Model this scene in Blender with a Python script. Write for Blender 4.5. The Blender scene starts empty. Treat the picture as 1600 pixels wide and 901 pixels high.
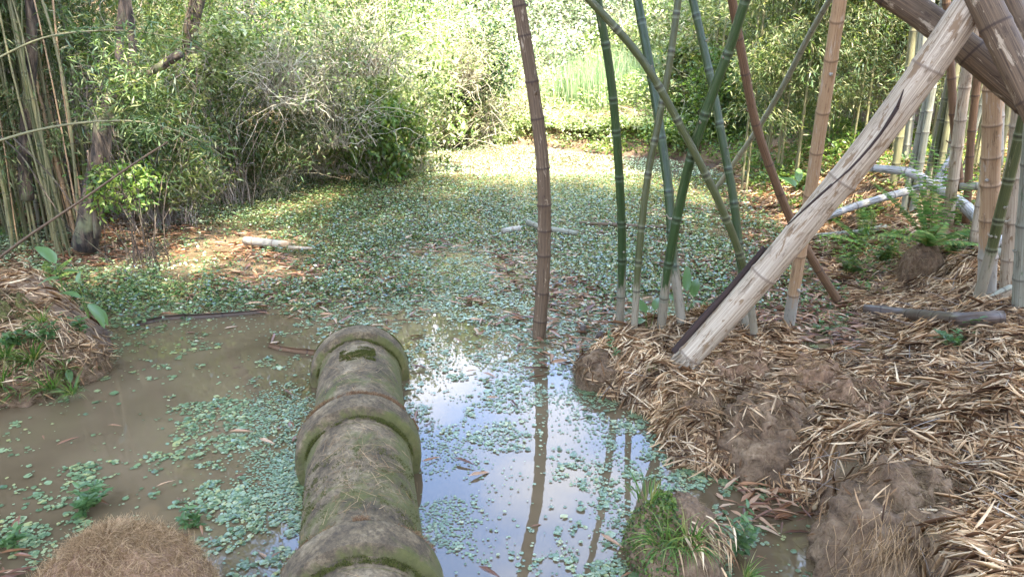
import bpy, math, random
import numpy as np
from mathutils import Vector, Matrix

rng = np.random.default_rng(7)
random.seed(7)
R = math.radians
scene = bpy.context.scene
COL = scene.collection

# ------------------------------------------------------------------ camera, sky, sun, exposure
CAM_H, PITCH, FPX = 2.2, R(18.6), 1186.0          # metres, radians, focal length in px of a 1600 px wide frame
cam_d = bpy.data.cameras.new('camera')
cam_d.sensor_width = 36.0
cam_d.lens = 36.0 * FPX / 1600.0
cam_d.clip_start, cam_d.clip_end = 0.05, 600
cam = bpy.data.objects.new('camera', cam_d)
cam.location = (0, 0, CAM_H)
cam.rotation_euler = (R(90) - PITCH, 0, 0)
COL.objects.link(cam)
scene.camera = cam

SUN_EL, SUN_AZ = R(63), R(156)                    # azimuth clockwise from +Y (the way the camera looks)
world = bpy.data.worlds.new('World')
scene.world = world
world.use_nodes = True
wt = world.node_tree
wt.nodes.clear()
w_out = wt.nodes.new('ShaderNodeOutputWorld')
w_bg = wt.nodes.new('ShaderNodeBackground')
w_sky = wt.nodes.new('ShaderNodeTexSky')
w_sky.sky_type = 'NISHITA'
w_sky.sun_disc = False
w_sky.sun_elevation = SUN_EL
w_sky.sun_rotation = SUN_AZ
w_sky.air_density = 1.0
w_sky.dust_density = 1.6
w_bg.inputs['Strength'].default_value = 0.13
# thin broken cloud over the blue
w_tc = wt.nodes.new('ShaderNodeTexCoord')
w_map = wt.nodes.new('ShaderNodeMapping'); w_map.inputs['Scale'].default_value = (1.0, 1.0, 2.2)
w_ns = wt.nodes.new('ShaderNodeTexNoise'); w_ns.inputs['Scale'].default_value = 3.4; w_ns.inputs['Detail'].default_value = 6
w_rp = wt.nodes.new('ShaderNodeValToRGB')
w_rp.color_ramp.elements[0].position = 0.42; w_rp.color_ramp.elements[0].color = (0, 0, 0, 1)
w_rp.color_ramp.elements[1].position = 0.62; w_rp.color_ramp.elements[1].color = (.95, .95, .95, 1)
w_mx = wt.nodes.new('ShaderNodeMixRGB'); w_mx.inputs['Fac'].default_value = .72
w_cl = wt.nodes.new('ShaderNodeMixRGB'); w_cl.inputs['Color1'].default_value = (3.6, 6.0, 11.2, 1); w_cl.inputs['Color2'].default_value = (10.8, 10.9, 11.6, 1)
wt.links.new(w_tc.outputs['Generated'], w_map.inputs['Vector'])
wt.links.new(w_map.outputs['Vector'], w_ns.inputs['Vector'])
wt.links.new(w_ns.outputs['Fac'], w_rp.inputs['Fac'])
wt.links.new(w_rp.outputs['Color'], w_cl.inputs['Fac'])
wt.links.new(w_cl.outputs['Color'], w_mx.inputs['Color2'])
wt.links.new(w_sky.outputs['Color'], w_mx.inputs['Color1'])
wt.links.new(w_mx.outputs['Color'], w_bg.inputs['Color'])
wt.links.new(w_bg.outputs['Background'], w_out.inputs['Surface'])

sun_d = bpy.data.lights.new('sun', 'SUN')
sun_d.energy = 5.0
sun_d.angle = R(0.53)
sun_d.color = (1.0, 0.95, 0.86)
sun = bpy.data.objects.new('sun', sun_d)
sdir = Vector((math.sin(SUN_AZ) * math.cos(SUN_EL), math.cos(SUN_AZ) * math.cos(SUN_EL), math.sin(SUN_EL)))
sun.rotation_euler = (-sdir).to_track_quat('-Z', 'Y').to_euler()
COL.objects.link(sun)

scene.view_settings.view_transform = 'Standard'
scene.view_settings.look = 'None'
scene.view_settings.exposure = 3.05
scene.view_settings.gamma = 1.0
scene.render.engine = 'CYCLES'
cy = scene.cycles
cy.max_bounces = 6; cy.diffuse_bounces = 2; cy.glossy_bounces = 3; cy.transmission_bounces = 4; cy.transparent_max_bounces = 4
cy.caustics_reflective = False; cy.caustics_refractive = False
cy.use_denoising = True

# ------------------------------------------------------------------ survey helpers
CP, SP = math.cos(PITCH), math.sin(PITCH)
def ray(px, py):
    u = (px - 800.0) / FPX; v = (450.5 - py) / FPX
    return np.array([u, CP + v * SP, -SP + v * CP])
def at_z(px, py, z=0.0):
    d = ray(px, py); t = (z - CAM_H) / d[2]
    return np.array([0, 0, CAM_H]) + d * t
def at_y(px, py, Y):
    d = ray(px, py); return np.array([0, 0, CAM_H]) + d * (Y / d[1])
def depth(p): return p[1] * CP + (CAM_H - p[2]) * SP
def project(X, Y, Z):
    D = Y * CP + (CAM_H - Z) * SP
    D = np.where(D < .05, .05, D)
    return 800 + FPX * X / D, 450.5 + FPX * ((CAM_H - Z) * CP - Y * SP) / D

# value noise -------------------------------------------------------
_NT = rng.random((64, 64, 16))
def vnoise2(x, y, s=1.0, k=0):
    x = np.asarray(x) * s; y = np.asarray(y) * s
    xi = np.floor(x).astype(int); yi = np.floor(y).astype(int)
    fx = x - xi; fy = y - yi
    fx = fx * fx * (3 - 2 * fx); fy = fy * fy * (3 - 2 * fy)
    g = lambda a, b: _NT[a % 64, b % 64, k % 16]
    return (g(xi, yi) * (1 - fx) + g(xi + 1, yi) * fx) * (1 - fy) + (g(xi, yi + 1) * (1 - fx) + g(xi + 1, yi + 1) * fx) * fy
def fbm2(x, y, s=1.0, o=4, k=0):
    a = 0; amp = 1; t = 0
    for i in range(o):
        a = a + amp * vnoise2(x, y, s * 2 ** i, k + i); t += amp; amp *= .5
    return a / t
def vnoise3(p, s, k=0):
    a = vnoise2(p[:, 0], p[:, 1], s, k); b = vnoise2(p[:, 1] + 7.3, p[:, 2], s, k + 3); c = vnoise2(p[:, 2] + 3.1, p[:, 0], s, k + 5)
    return (a + b + c) / 3

# ------------------------------------------------------------------ terrain height
def zpts(l): return [tuple(at_z(x, y)[:2]) for x, y in l]
POND = ([(-4.6, 1.9), (-2.2, 1.35), (1.2, 1.3)] +
        zpts([(1375, 960), (1345, 905), (1305, 850), (1255, 795), (1190, 765), (1120, 745), (1060, 722), (1035, 695),
              (1036, 662), (985, 643), (925, 613), (898, 578), (925, 546), (975, 526), (1060, 512), (1180, 516), (1225, 520),
              (1235, 548), (1275, 590), (1330, 600), (1345, 565), (1330, 525), (1325, 480), (1295, 435), (1240, 390),
              (1195, 335), (1150, 290), (1110, 262), (1040, 250), (960, 246), (880, 236), (760, 222), (660, 230),
              (560, 268), (450, 276), (330, 286), (220, 316), (150, 346), (60, 356), (-60, 372)]) +
        [(-7.5, 7.2), (-6.5, 4.6)])
POND = np.array(POND)
LEFTM = np.array(zpts([(-90, 640), (20, 630), (95, 606), (148, 586), (174, 556), (166, 515), (120, 478), (40, 462), (-90, 455)]))
def sdf(poly, X, Y):
    """signed distance, negative inside"""
    x = X.ravel(); y = Y.ravel()
    d = np.full(x.shape, 1e9); ins = np.zeros(x.shape, bool)
    n = len(poly)
    for i in range(n):
        ax, ay = poly[i]; bx, by = poly[(i + 1) % n]
        ex, ey = bx - ax, by - ay
        t = np.clip(((x - ax) * ex + (y - ay) * ey) / (ex * ex + ey * ey + 1e-12), 0, 1)
        d = np.minimum(d, np.hypot(x - ax - t * ex, y - ay - t * ey))
        c = ((ay > y) != (by > y)) & (x < (bx - ax) * (y - ay) / (by - ay + 1e-15) + ax)
        ins ^= c
    return (np.where(ins, -d, d)).reshape(X.shape)
def sst(a, b, x):
    t = np.clip((x - a) / (b - a), 0, 1); return t * t * (3 - 2 * t)
CTRL = []
for px, py, z in [(1600, 640, .56), (1600, 850, .62), (1450, 700, .46), (1470, 590, .34), (1330, 640, .26), (1200, 600, .24), (1120, 548, .22),
                  (1000, 560, .14), (1360, 520, .10), (1430, 450, .22), (1600, 500, .5), (1400, 380, .24), (1320, 420, .10),
                  (1300, 250, .5), (1480, 270, .7), (1200, 690, .10), (1120, 620, .14), (1400, 790, .22), (1560, 420, .42),
                  (0, 440, .42), (90, 468, .3), (120, 540, .26), (0, 560, .36), (60, 330, .2), (90, 260, .7), (230, 280, .5), (400, 240, .5)]:
    p = at_z(px, py, z); CTRL.append((p[0], p[1], z))
CTRL += [(-3, .6, .5), (0, 0, .55), (2, 1, .62), (0, 20, .5), (-4, 17, .8), (4, 17, .7), (8, 8, .9), (-9, 8, 1.1)]
CTRL = np.array(CTRL)
def height(X, Y):
    X = np.asarray(X, float); Y = np.asarray(Y, float); shp = X.shape
    X = np.atleast_1d(X); Y = np.atleast_1d(Y)
    wx = X + .10 * (fbm2(X, Y, 3.1, 3, 2) - .5) * 2; wy = Y + .10 * (fbm2(X, Y, 2.7, 3, 5) - .5) * 2
    d = np.maximum(sdf(POND, wx, wy), -sdf(LEFTM, wx, wy) if True else 0)
    num = 0; den = 0
    for cx, cy_, cz in CTRL:
        w = 1 / ((X - cx) ** 2 + (Y - cy_) ** 2 + .06) ** 1.6
        num = num + w * cz; den = den + w
    H = num / den
    H = H * (.8 + .4 * fbm2(X, Y, 1.7, 4, 1)) + (fbm2(X, Y, 5.0, 3, 3) - .5) * .10
    # hollow of wet litter behind the near mound: a very shallow shore
    shelf = np.where((Y > 5.0) & (X > 1.5), 1.1, .30)
    shelf = np.where(Y > 8, 1.6, shelf)
    shelf = np.where((Y < 5.0) & (X > .4), .24, shelf)
    up = H * sst(-.02, 1, d / shelf) + .004
    far = sst(2.0, 16, d) * 4.6 * (.75 + .5 * fbm2(X, Y, .18, 3, 6))
    far = far * sst(5, 9, np.hypot(X, Y))
    h = np.where(d > 0, up + far, -.35 * sst(0, .5, -d) - .004)
    return h.reshape(shp)
_gx = np.linspace(-12, 12, 481); _gy = np.linspace(-.5, 26, 531)
_GX, _GY = np.meshgrid(_gx, _gy)
_GH = height(_GX, _GY)
def hgt(X, Y):
    X = np.asarray(X, float); Y = np.asarray(Y, float)
    fx = np.clip((X + 12) / 24 * 480, 0, 479.999); fy = np.clip((Y + .5) / 26.5 * 530, 0, 529.999)
    i = fx.astype(int); j = fy.astype(int); u = fx - i; v = fy - j
    return (_GH[j, i] * (1 - u) + _GH[j, i + 1] * u) * (1 - v) + (_GH[j + 1, i] * (1 - u) + _GH[j + 1, i + 1] * u) * v
def hit(px, py):
    d = ray(px, py); t = 1.0
    while t < 40:
        p = np.array([0, 0, CAM_H]) + d * t
        g = max(float(hgt(p[0], p[1])), 0.0)
        if p[2] <= g: return p
        t += .01 + .004 * t
    return at_z(px, py, 0)

# ------------------------------------------------------------------ mesh helpers
def mesh_np(name, V, faces, mat=None, smooth=False, attrs=None):
    me = bpy.data.meshes.new(name)
    V = np.asarray(V, np.float32)
    fl = [np.asarray(f, np.int32) for f in (faces if isinstance(faces, list) else [faces]) if len(f)]
    me.vertices.add(len(V)); me.vertices.foreach_set('co', V.ravel())
    nl = sum(f.size for f in fl); npoly = sum(len(f) for f in fl)
    me.loops.add(nl); me.polygons.add(npoly)
    me.loops.foreach_set('vertex_index', np.concatenate([f.ravel() for f in fl]))
    tot = np.concatenate([np.full(len(f), f.shape[1], np.int32) for f in fl])
    st = np.concatenate([[0], np.cumsum(tot)[:-1]]).astype(np.int32)
    me.polygons.foreach_set('loop_start', st); me.polygons.foreach_set('loop_total', tot)
    if smooth: me.polygons.foreach_set('use_smooth', np.ones(npoly, bool))
    me.update(calc_edges=True)
    for k, (typ, data) in (attrs or {}).items():
        a = me.attributes.new(k, typ, 'POINT')
        a.data.foreach_set('vector' if typ == 'FLOAT_VECTOR' else 'value', np.asarray(data, np.float32).ravel())
    if mat is not None:
        for m in (mat if isinstance(mat, list) else [mat]): me.materials.append(m)
    return me
def thing(name, label, cat, loc=(0, 0, 0), group=None):
    o = bpy.data.objects.new(name, None); COL.objects.link(o)
    o.location = tuple(map(float, loc)); o.empty_display_size = .1
    o['label'] = label; o['category'] = cat
    if group: o['group'] = group
    return o
def part(name, me, parent, label=None):
    """mesh given in the thing's own coordinates"""
    o = bpy.data.objects.new(name, me); COL.objects.link(o); o.parent = parent
    if label: o['label'] = label
    return o
def solo(name, me, loc=(0, 0, 0), label=None, cat=None, group=None, kind=None):
    o = bpy.data.objects.new(name, me); COL.objects.link(o); o.location = tuple(map(float, loc))
    for k, v in (('label', label), ('category', cat), ('group', group), ('kind', kind)):
        if v: o[k] = v
    return o
def copy_thing(o, loc, rz=0.0, s=1.0, label=None):
    r = o.copy(); COL.objects.link(r); r.location = tuple(map(float, loc)); r.rotation_euler = (0, 0, rz); r.scale = (s, s, s)
    if label: r['label'] = label
    for ch in o.children:
        c = ch.copy(); COL.objects.link(c); c.parent = r
        for g in ch.children:
            d = g.copy(); COL.objects.link(d); d.parent = c
    return r
def nrm(v): return v / (np.linalg.norm(v, axis=-1, keepdims=True) + 1e-9)
def frames(d, n=None):
    """N rotation matrices with columns (side, along, normal); along = d"""
    d = nrm(d); N = len(d)
    if n is None: n = rng.normal(size=(N, 3))
    s = nrm(np.cross(d, n)); n2 = np.cross(s, d)
    return np.stack([s, d, n2], axis=2)
def scatter(tv, tf, pos, M, sc):
    """copies of template tv (k,3) with faces tf list; M (N,3,3); sc (N,3)"""
    N = len(pos); k = len(tv)
    L = tv[None] * sc[:, None, :]
    V = np.einsum('nij,nkj->nki', M, L) + pos[:, None, :]
    off = (np.arange(N) * k)[:, None, None]
    F = [(np.asarray(f)[None] + off).reshape(-1, len(f[0])) for f in tf]
    return V.reshape(-1, 3), F
def join(lst):
    Vs = []; byk = {}; o = 0
    for V, F in lst:
        Vs.append(V)
        for f in F: byk.setdefault(f.shape[1], []).append(f + o)
        o += len(V)
    return np.concatenate(Vs), [np.concatenate(v) for v in byk.values()]
# leaf templates: side, along, normal
LANCE = (np.array([(0, 0, 0), (.5, .28, .12), (.34, .66, .02), (0, 1, -.25), (-.34, .66, .02), (-.5, .28, .12)], float), [[(0, 1, 2, 3), (0, 3, 4, 5)]])
DIAM = (np.array([(0, 0, 0), (.5, .38, .1), (0, 1, -.15), (-.5, .38, .1)], float), [[(0, 1, 2, 3)]])
OVATE = (np.array([(0, 0, 0), (.42, .2, .1), (.5, .5, .12), (.3, .8, .02), (0, 1, -.2), (-.3, .8, .02), (-.5, .5, .12), (-.42, .2, .1), (0, .5, -.02)], float),
         [[(0, 1, 2, 8), (8, 2, 3, 4), (0, 8, 6, 7), (8, 4, 5, 6)]])
_a = np.linspace(R(12), R(348), 9)
ROUND = (np.array([(0, 0, -.06)] + [(math.sin(a) * .5, -math.cos(a) * .5, .05 * math.sin(3 * a)) for a in _a], float), [[(0, i, i + 1) for i in range(1, 9)]])
_a6 = np.linspace(0, 2 * math.pi, 7)[:-1]
HEX = (np.array([(math.cos(a) * .5, math.sin(a) * .5, 0) for a in _a6], float), [[tuple(range(6))]])

def blades(st, d, ln, wd, droop, nseg=4, tip=.05, wob=0.0, hold=.5):
    """flat tapering blades as quad strips. st (N,3) d (N,3) ln,wd,droop (N,)"""
    N = len(st); d = nrm(d)
    side = nrm(np.cross(d, np.array([0, 0, 1.0])) + rng.normal(size=(N, 3)) * .35)
    V = np.zeros((N, (nseg + 1), 2, 3)); p = st.copy(); dd = d.copy()
    for i in range(nseg + 1):
        t = i / nseg
        w = wd * (1 - t) ** .8 if t > hold else wd * (.55 + .45 * math.sin(min(t / max(hold, .01), 1) * math.pi / 2)) * (1 - hold * .0)
        w = np.maximum(wd * tip, wd * (math.sin(math.pi * (.15 + .85 * (t ** .8))) if hold > .9 else min(1, (1 - t) * 1.6) * min(1, .6 + t * 2)))
        V[:, i, 0] = p + side * w[:, None] / 2; V[:, i, 1] = p - side * w[:, None] / 2
        dd = nrm(dd + np.array([0, 0, -1.0]) * (droop / nseg)[:, None] + rng.normal(size=(N, 3)) * wob)
        p = p + dd * (ln / nseg)[:, None]
    base = (np.arange(N) * (nseg + 1) * 2)[:, None]
    F = []
    for i in range(nseg):
        q = np.array([i * 2, i * 2 + 1, i * 2 + 3, i * 2 + 2])[None] + base
        F.append(q)
    return V.reshape(-1, 3), [np.concatenate(F)]
def strands(st, d, ln, rad, nseg=5, wob=.15, grav=0.0, taper=.3, ret_tips=False):
    """three sided tubes wandering from st"""
    N = len(st); d = nrm(d); V = np.zeros((N, nseg + 1, 3, 3)); p = st.copy(); dd = d.copy()
    ln = np.broadcast_to(ln, (N,)); rad = np.broadcast_to(rad, (N,)); grav = np.broadcast_to(grav, (N,))
    ctr = np.zeros((N, nseg + 1, 3))
    for i in range(nseg + 1):
        ref = np.where(np.abs(dd[:, 2:3]) > .9, np.array([[1.0, 0, 0]]), np.array([[0, 0, 1.0]]))
        a = nrm(np.cross(dd, ref)); b = np.cross(dd, a)
        r = rad * (1 - (1 - taper) * i / nseg)
        for k in range(3):
            th = k * 2 * math.pi / 3
            V[:, i, k] = p + (a * math.cos(th) + b * math.sin(th)) * r[:, None]
        ctr[:, i] = p
        dd = nrm(dd + rng.normal(size=(N, 3)) * wob + np.array([0, 0, -1.0]) * grav[:, None])
        p = p + dd * (ln / nseg)[:, None]
    base = (np.arange(N) * (nseg + 1) * 3)[:, None]; F = []
    for i in range(nseg):
        for k in range(3):
            F.append(np.array([i * 3 + k, i * 3 + (k + 1) % 3, i * 3 + 3 + (k + 1) % 3, i * 3 + 3 + k])[None] + base)
    out = (V.reshape(-1, 3), [np.concatenate(F)])
    return (out, ctr) if ret_tips else out

def spline(pts, n):
    P = np.array(pts, float)
    if len(P) == 2: P = np.array([P[0], P[0] * .67 + P[1] * .33, P[0] * .33 + P[1] * .67, P[1]])
    P = np.vstack([2 * P[0] - P[1], P, 2 * P[-1] - P[-2]])
    out = []; m = len(P) - 3
    for s in np.linspace(0, m - 1e-6, n):
        i = int(s); t = s - i
        a, b, c, e = P[i], P[i + 1], P[i + 2], P[i + 3]
        out.append(.5 * ((2 * b) + (-a + c) * t + (2 * a - 5 * b + 4 * c - e) * t * t + (-a + 3 * b - 3 * c + e) * t ** 3))
    return np.array(out)
def culm_mesh(name, pts, r0, r1, mat, sides=14, gap=.3, cap=True, swell=.10, rough=0.0, arc=None, seed=0, node0=.12):
    """a jointed bamboo culm (or, with gap=None, a plain limb) along pts"""
    fine = spline(pts, 200); seg = np.linalg.norm(np.diff(fine, axis=0), axis=1); L = np.concatenate([[0], np.cumsum(seg)]); T = L[-1]
    rs = np.random.default_rng(seed + 11)
    if gap:
        nodes = []; s = node0
        while s < T - .03:
            nodes.append(s); s += gap * rs.uniform(.68, 1.28)
        ss = [0.0, T]
        for k in nodes: ss += [k - .03, k - .009, k, k + .006, k + .016, k + .03]
        ss += list(np.arange(.1, T, max(.12, gap / 3)))
    else:
        nodes = []; ss = list(np.linspace(0, T, max(8, int(T / .07))))
    ss = np.array(sorted(set(round(x, 4) for x in ss if 0 <= x <= T)))
    C = np.stack([np.interp(ss, L, fine[:, k]) for k in range(3)], 1)
    tg = nrm(np.gradient(C, ss, axis=0)) if len(ss) > 2 else nrm(np.tile(C[-1] - C[0], (2, 1)))
    a = nrm(np.cross(tg[0], [0.3, 1.0, .2])); V = []; uvw = []; nf = []
    ths = np.linspace(0, 2 * math.pi, sides + 1)[:-1] if arc is None else np.linspace(arc[0], arc[1], sides)
    for i, s in enumerate(ss):
        a = nrm(a - tg[i] * np.dot(a, tg[i])); b = np.cross(tg[i], a)
        r = r0 + (r1 - r0) * s / T; nv = 0
        for k in nodes:
            dd = s - k
            if abs(dd) < .05: nv = max(nv, math.exp(-(dd / .010) ** 2)); r *= 1 + swell * math.exp(-(dd / .014) ** 2)
        for th in ths:
            rr = r * (1 + rough * (vnoise2(th * 2.1, s * 6, 1, 4) - .5) * 2)
            q = a * math.cos(th) + b * math.sin(th)
            V.append(C[i] + q * rr); uvw.append((math.cos(th), math.sin(th), s)); nf.append(nv)
    n = len(ths); m = len(ss); F = []
    for i in range(m - 1):
        for k in range(n if arc is None else n - 1):
            F.append((i * n + k, i * n + (k + 1) % n, (i + 1) * n + (k + 1) % n, (i + 1) * n + k))
    F = [np.array(F)]
    if cap and arc is None:
        F.append(np.array([[k for k in range(n)][::-1], [(m - 1) * n + k for k in range(n)]]))
    if arc is not None:                           # a wall of real thickness
        V = np.array(V); nV = len(V)
        Cc = np.repeat(C, n, axis=0); Vi = Cc + (V - Cc) * .84
        f0 = F[0]; V = np.vstack([V, Vi]); inner = f0[:, ::-1] + nV; rim = []
        for i in range(m - 1):
            rim.append((i * n, (i + 1) * n, (i + 1) * n + nV, i * n + nV)); e = n - 1
            rim.append((i * n + e, i * n + e + nV, (i + 1) * n + e + nV, (i + 1) * n + e))
        for row in (0, m - 1):
            for k in range(n - 1): rim.append((row * n + k, row * n + k + 1, row * n + k + 1 + nV, row * n + k + nV))
        F = [np.vstack([f0, inner, np.array(rim)])]; uvw = uvw * 2; nf = nf * 2
    me = mesh_np(name, V, F, mat, True, {'cuv': ('FLOAT_VECTOR', uvw), 'nodef': ('FLOAT', nf)})
    return me, T, fine

# ------------------------------------------------------------------ materials
def new_mat(name):
    m = bpy.data.materials.new(name); m.use_nodes = True; t = m.node_tree; t.nodes.clear()
    o = t.nodes.new('ShaderNodeOutputMaterial'); p = t.nodes.new('ShaderNodeBsdfPrincipled')
    t.links.new(p.outputs[0], o.inputs['Surface']); return m, t, p, o
def ramp(t, fac, cols, pos=None, interp='LINEAR'):
    r = t.nodes.new('ShaderNodeValToRGB'); e = r.color_ramp; e.interpolation = interp
    n = len(cols); pos = pos or [i / (n - 1) for i in range(n)]
    while len(e.elements) < n: e.elements.new(.5)
    for i in range(n):
        e.elements[i].position = pos[i]; c = cols[i]; e.elements[i].color = (*c, 1) if len(c) == 3 else c
    t.links.new(fac, r.inputs['Fac']); return r.outputs['Color']
def noise(t, vec, scale, detail=4, rough=.55, dist=0.0):
    n = t.nodes.new('ShaderNodeTexNoise'); n.inputs['Scale'].default_value = scale; n.inputs['Detail'].default_value = detail
    n.inputs['Roughness'].default_value = rough; n.inputs['Distortion'].default_value = dist
    if vec is not None: t.links.new(vec, n.inputs['Vector'])
    return n.outputs['Fac']
def mixc(t, fac, a, b, mode='MIX'):
    m = t.nodes.new('ShaderNodeMixRGB'); m.blend_type = mode
    for v, s in ((fac, 'Fac'), (a, 'Color1'), (b, 'Color2')):
        if hasattr(v, 'links') or hasattr(v, 'is_output'): t.links.new(v, m.inputs[s])
        elif s == 'Fac': m.inputs[s].default_value = v
        else: m.inputs[s].default_value = (*v, 1)
    return m.outputs['Color']
def mapping(t, vec, sc):
    m = t.nodes.new('ShaderNodeMapping'); m.inputs['Scale'].default_value = sc; t.links.new(vec, m.inputs['Vector']); return m.outputs['Vector']
def bump(t, p, h, strength=.3, dist=.01):
    b = t.nodes.new('ShaderNodeBump'); b.inputs['Strength'].default_value = strength; b.inputs['Distance'].default_value = dist
    t.links.new(h, b.inputs['Height']); t.links.new(b.outputs['Normal'], p.inputs['Normal']); return b
def obj_co(t): return t.nodes.new('ShaderNodeTexCoord').outputs['Object']
def geo(t): return t.nodes.new('ShaderNodeNewGeometry')
def math_n(t, op, a, b=None):
    m = t.nodes.new('ShaderNodeMath'); m.operation = op
    for i, v in enumerate((a, b)):
        if v is None: continue
        if hasattr(v, 'is_output'): t.links.new(v, m.inputs[i])
        else: m.inputs[i].default_value = v
    return m.outputs[0]

def leaf_mat(name, cols, trans=.35, rough=.5, spec=.4, tcol=None, clump=0):
    m, t, p, o = new_mat(name); g = geo(t)
    c = ramp(t, g.outputs['Random Per Island'], cols)
    if clump: c = mixc(t, 1.0, c, ramp(t, noise(t, obj_co(t), clump, 3, .6), [(.55, .55, .55), (1.3, 1.3, 1.25)], [.35, .62]), 'MULTIPLY')
    t.links.new(c, p.inputs['Base Color']); p.inputs['Roughness'].default_value = rough; p.inputs['Specular IOR Level'].default_value = spec
    if trans > 0:
        tr = t.nodes.new('ShaderNodeBsdfTranslucent'); mx = t.nodes.new('ShaderNodeMixShader'); mx.inputs[0].default_value = trans
        cc = mixc(t, 1.0, c, tcol or (1.25, 1.35, .6), 'MULTIPLY')
        t.links.new(cc, tr.inputs['Color']); t.links.new(p.outputs[0], mx.inputs[1]); t.links.new(tr.outputs[0], mx.inputs[2])
        t.links.new(mx.outputs[0], o.inputs['Surface'])
    return m
def culm_mat(name, ca, cb, node_c, wax=None, patch=None, patch_lo=.5, low=None, low_h=.6, rough=.5, streak=.5):
    """jointed culm: streaked skin, dark joints, optional pale wax band, blotches, and a bleached foot"""
    m, t, p, o = new_mat(name)
    at = t.nodes.new('ShaderNodeAttribute'); at.attribute_name = 'cuv'
    nd = t.nodes.new('ShaderNodeAttribute'); nd.attribute_name = 'nodef'
    f = noise(t, mapping(t, at.outputs['Vector'], (9, 9, .9)), 1.6, 5, .6)
    c = ramp(t, f, [ca, cb], [.38, .62])
    f2 = noise(t, mapping(t, at.outputs['Vector'], (30, 30, 2.2)), 1.2, 3, .6)
    c = mixc(t, streak * .5, c, ramp(t, f2, [(.2, .2, .2), (1.3, 1.3, 1.3)], [.36, .62]), 'MULTIPLY')
    if patch:
        f3 = noise(t, mapping(t, at.outputs['Vector'], (1.3, 1.3, 4)), 1.6, 6, .7, .6)
        c = mixc(t, ramp(t, f3, [(0, 0, 0), (1, 1, 1)], [patch_lo, patch_lo + .06]), c, patch)
    if low:
        sx = t.nodes.new('ShaderNodeSeparateXYZ'); t.links.new(at.outputs['Vector'], sx.inputs[0])
        w = noise(t, mapping(t, at.outputs['Vector'], (1.2, 1.2, 5)), 1.5, 5, .7)
        v = math_n(t, 'ADD', sx.outputs[2], math_n(t, 'MULTIPLY', math_n(t, 'SUBTRACT', w, .5), low_h * 1.6))
        v = math_n(t, 'DIVIDE', v, low_h * 2)
        c = mixc(t, ramp(t, v, [(1, 1, 1), (0, 0, 0)], [.42, .52]), c, low)
    dk = noise(t, mapping(t, at.outputs['Vector'], (2, 2, 7)), 1.3, 6, .75, .5)       # grime and scuffs
    c = mixc(t, ramp(t, dk, [(0, 0, 0), (.75, .75, .75)], [.55, .66]), c, mixc(t, 1.0, c, (.38, .34, .30), 'MULTIPLY'))
    if wax:
        c = mixc(t, ramp(t, nd.outputs['Fac'], [(0, 0, 0), (.7, .7, .7), (0, 0, 0)], [.0, .12, .5]), c, wax)
    c = mixc(t, ramp(t, nd.outputs['Fac'], [(0, 0, 0), (.8, .8, .8)], [.35, .9]), c, node_c)
    t.links.new(c, p.inputs['Base Color']); p.inputs['Roughness'].default_value = rough; p.inputs['Specular IOR Level'].default_value = .35
    bump(t, p, f2, .25, .004); return m
M = {}
M['culm_green'] = culm_mat('green_culm', (.014, .036, .010), (.045, .070, .020), (.02, .022, .012), wax=(.11, .14, .09), patch=(.15, .14, .08), patch_lo=.60, low=(.22, .19, .13), low_h=.55, rough=.38)
M['culm_olive'] = culm_mat('olive_culm', (.030, .042, .012), (.085, .085, .028), (.025, .022, .012), wax=(.17, .18, .11), patch=(.20, .18, .11), patch_lo=.60, low=(.21, .18, .12), low_h=.5, rough=.45)
M['culm_tan'] = culm_mat('tan_culm', (.30, .185, .095), (.43, .29, .16), (.13, .075, .04), patch=(.40, .32, .23), patch_lo=.58, low=(.30, .27, .21), low_h=.5, rough=.6)
M['culm_brown'] = culm_mat('brown_culm', (.060, .038, .020), (.165, .108, .060), (.035, .02, .012), patch=(.33, .26, .17), patch_lo=.585, rough=.75)
M['culm_red'] = culm_mat('red_brown_culm', (.080, .042, .020), (.20, .115, .056), (.05, .03, .02), patch=(.30, .20, .15), patch_lo=.66, rough=.7)
M['culm_pale'] = culm_mat('pale_dead_culm', (.26, .195, .125), (.50, .415, .295), (.15, .105, .07), patch=(.20, .13, .07), patch_lo=.54, rough=.65, streak=.6)
M['culm_white'] = culm_mat('white_weathered_culm', (.20, .18, .15), (.50, .48, .45), (.10, .08, .06), patch=(.11, .11, .06), patch_lo=.53, rough=.7, streak=.5)
M['culm_grey'] = culm_mat('grey_culm', (.14, .14, .095), (.29, .275, .20), (.08, .07, .05), patch=(.12, .14, .08), patch_lo=.58, rough=.7)
M['culm_thin'] = culm_mat('thin_culm', (.10, .11, .045), (.24, .20, .10), (.06, .05, .03), patch=(.25, .22, .16), patch_lo=.6, rough=.6, streak=.2)
M['wet_log'] = culm_mat('wet_dark_log', (.035, .022, .015), (.12, .085, .06), (.03, .02, .015), patch=(.14, .13, .08), patch_lo=.58, rough=.45)
M['dark_inner'] = culm_mat('shaded_split_wood', (.012, .007, .005), (.05, .026, .017), (.03, .02, .015), rough=.75)
def bark_mat():
    m, t, p, o = new_mat('bark'); v = mapping(t, obj_co(t), (1, 1, .25)); f = noise(t, v, 14, 6, .7)
    c = ramp(t, f, [(.012, .009, .006), (.06, .042, .028), (.17, .12, .078)], [.38, .5, .66])
    g = noise(t, obj_co(t), 2.5, 4); c = mixc(t, ramp(t, g, [(0, 0, 0), (1, 1, 1)], [.55, .65]), c, (.16, .16, .08))
    t.links.new(c, p.inputs['Base Color']); p.inputs['Roughness'].default_value = .9; bump(t, p, f, .9, .03); return m
M['bark'] = bark_mat()

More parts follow.
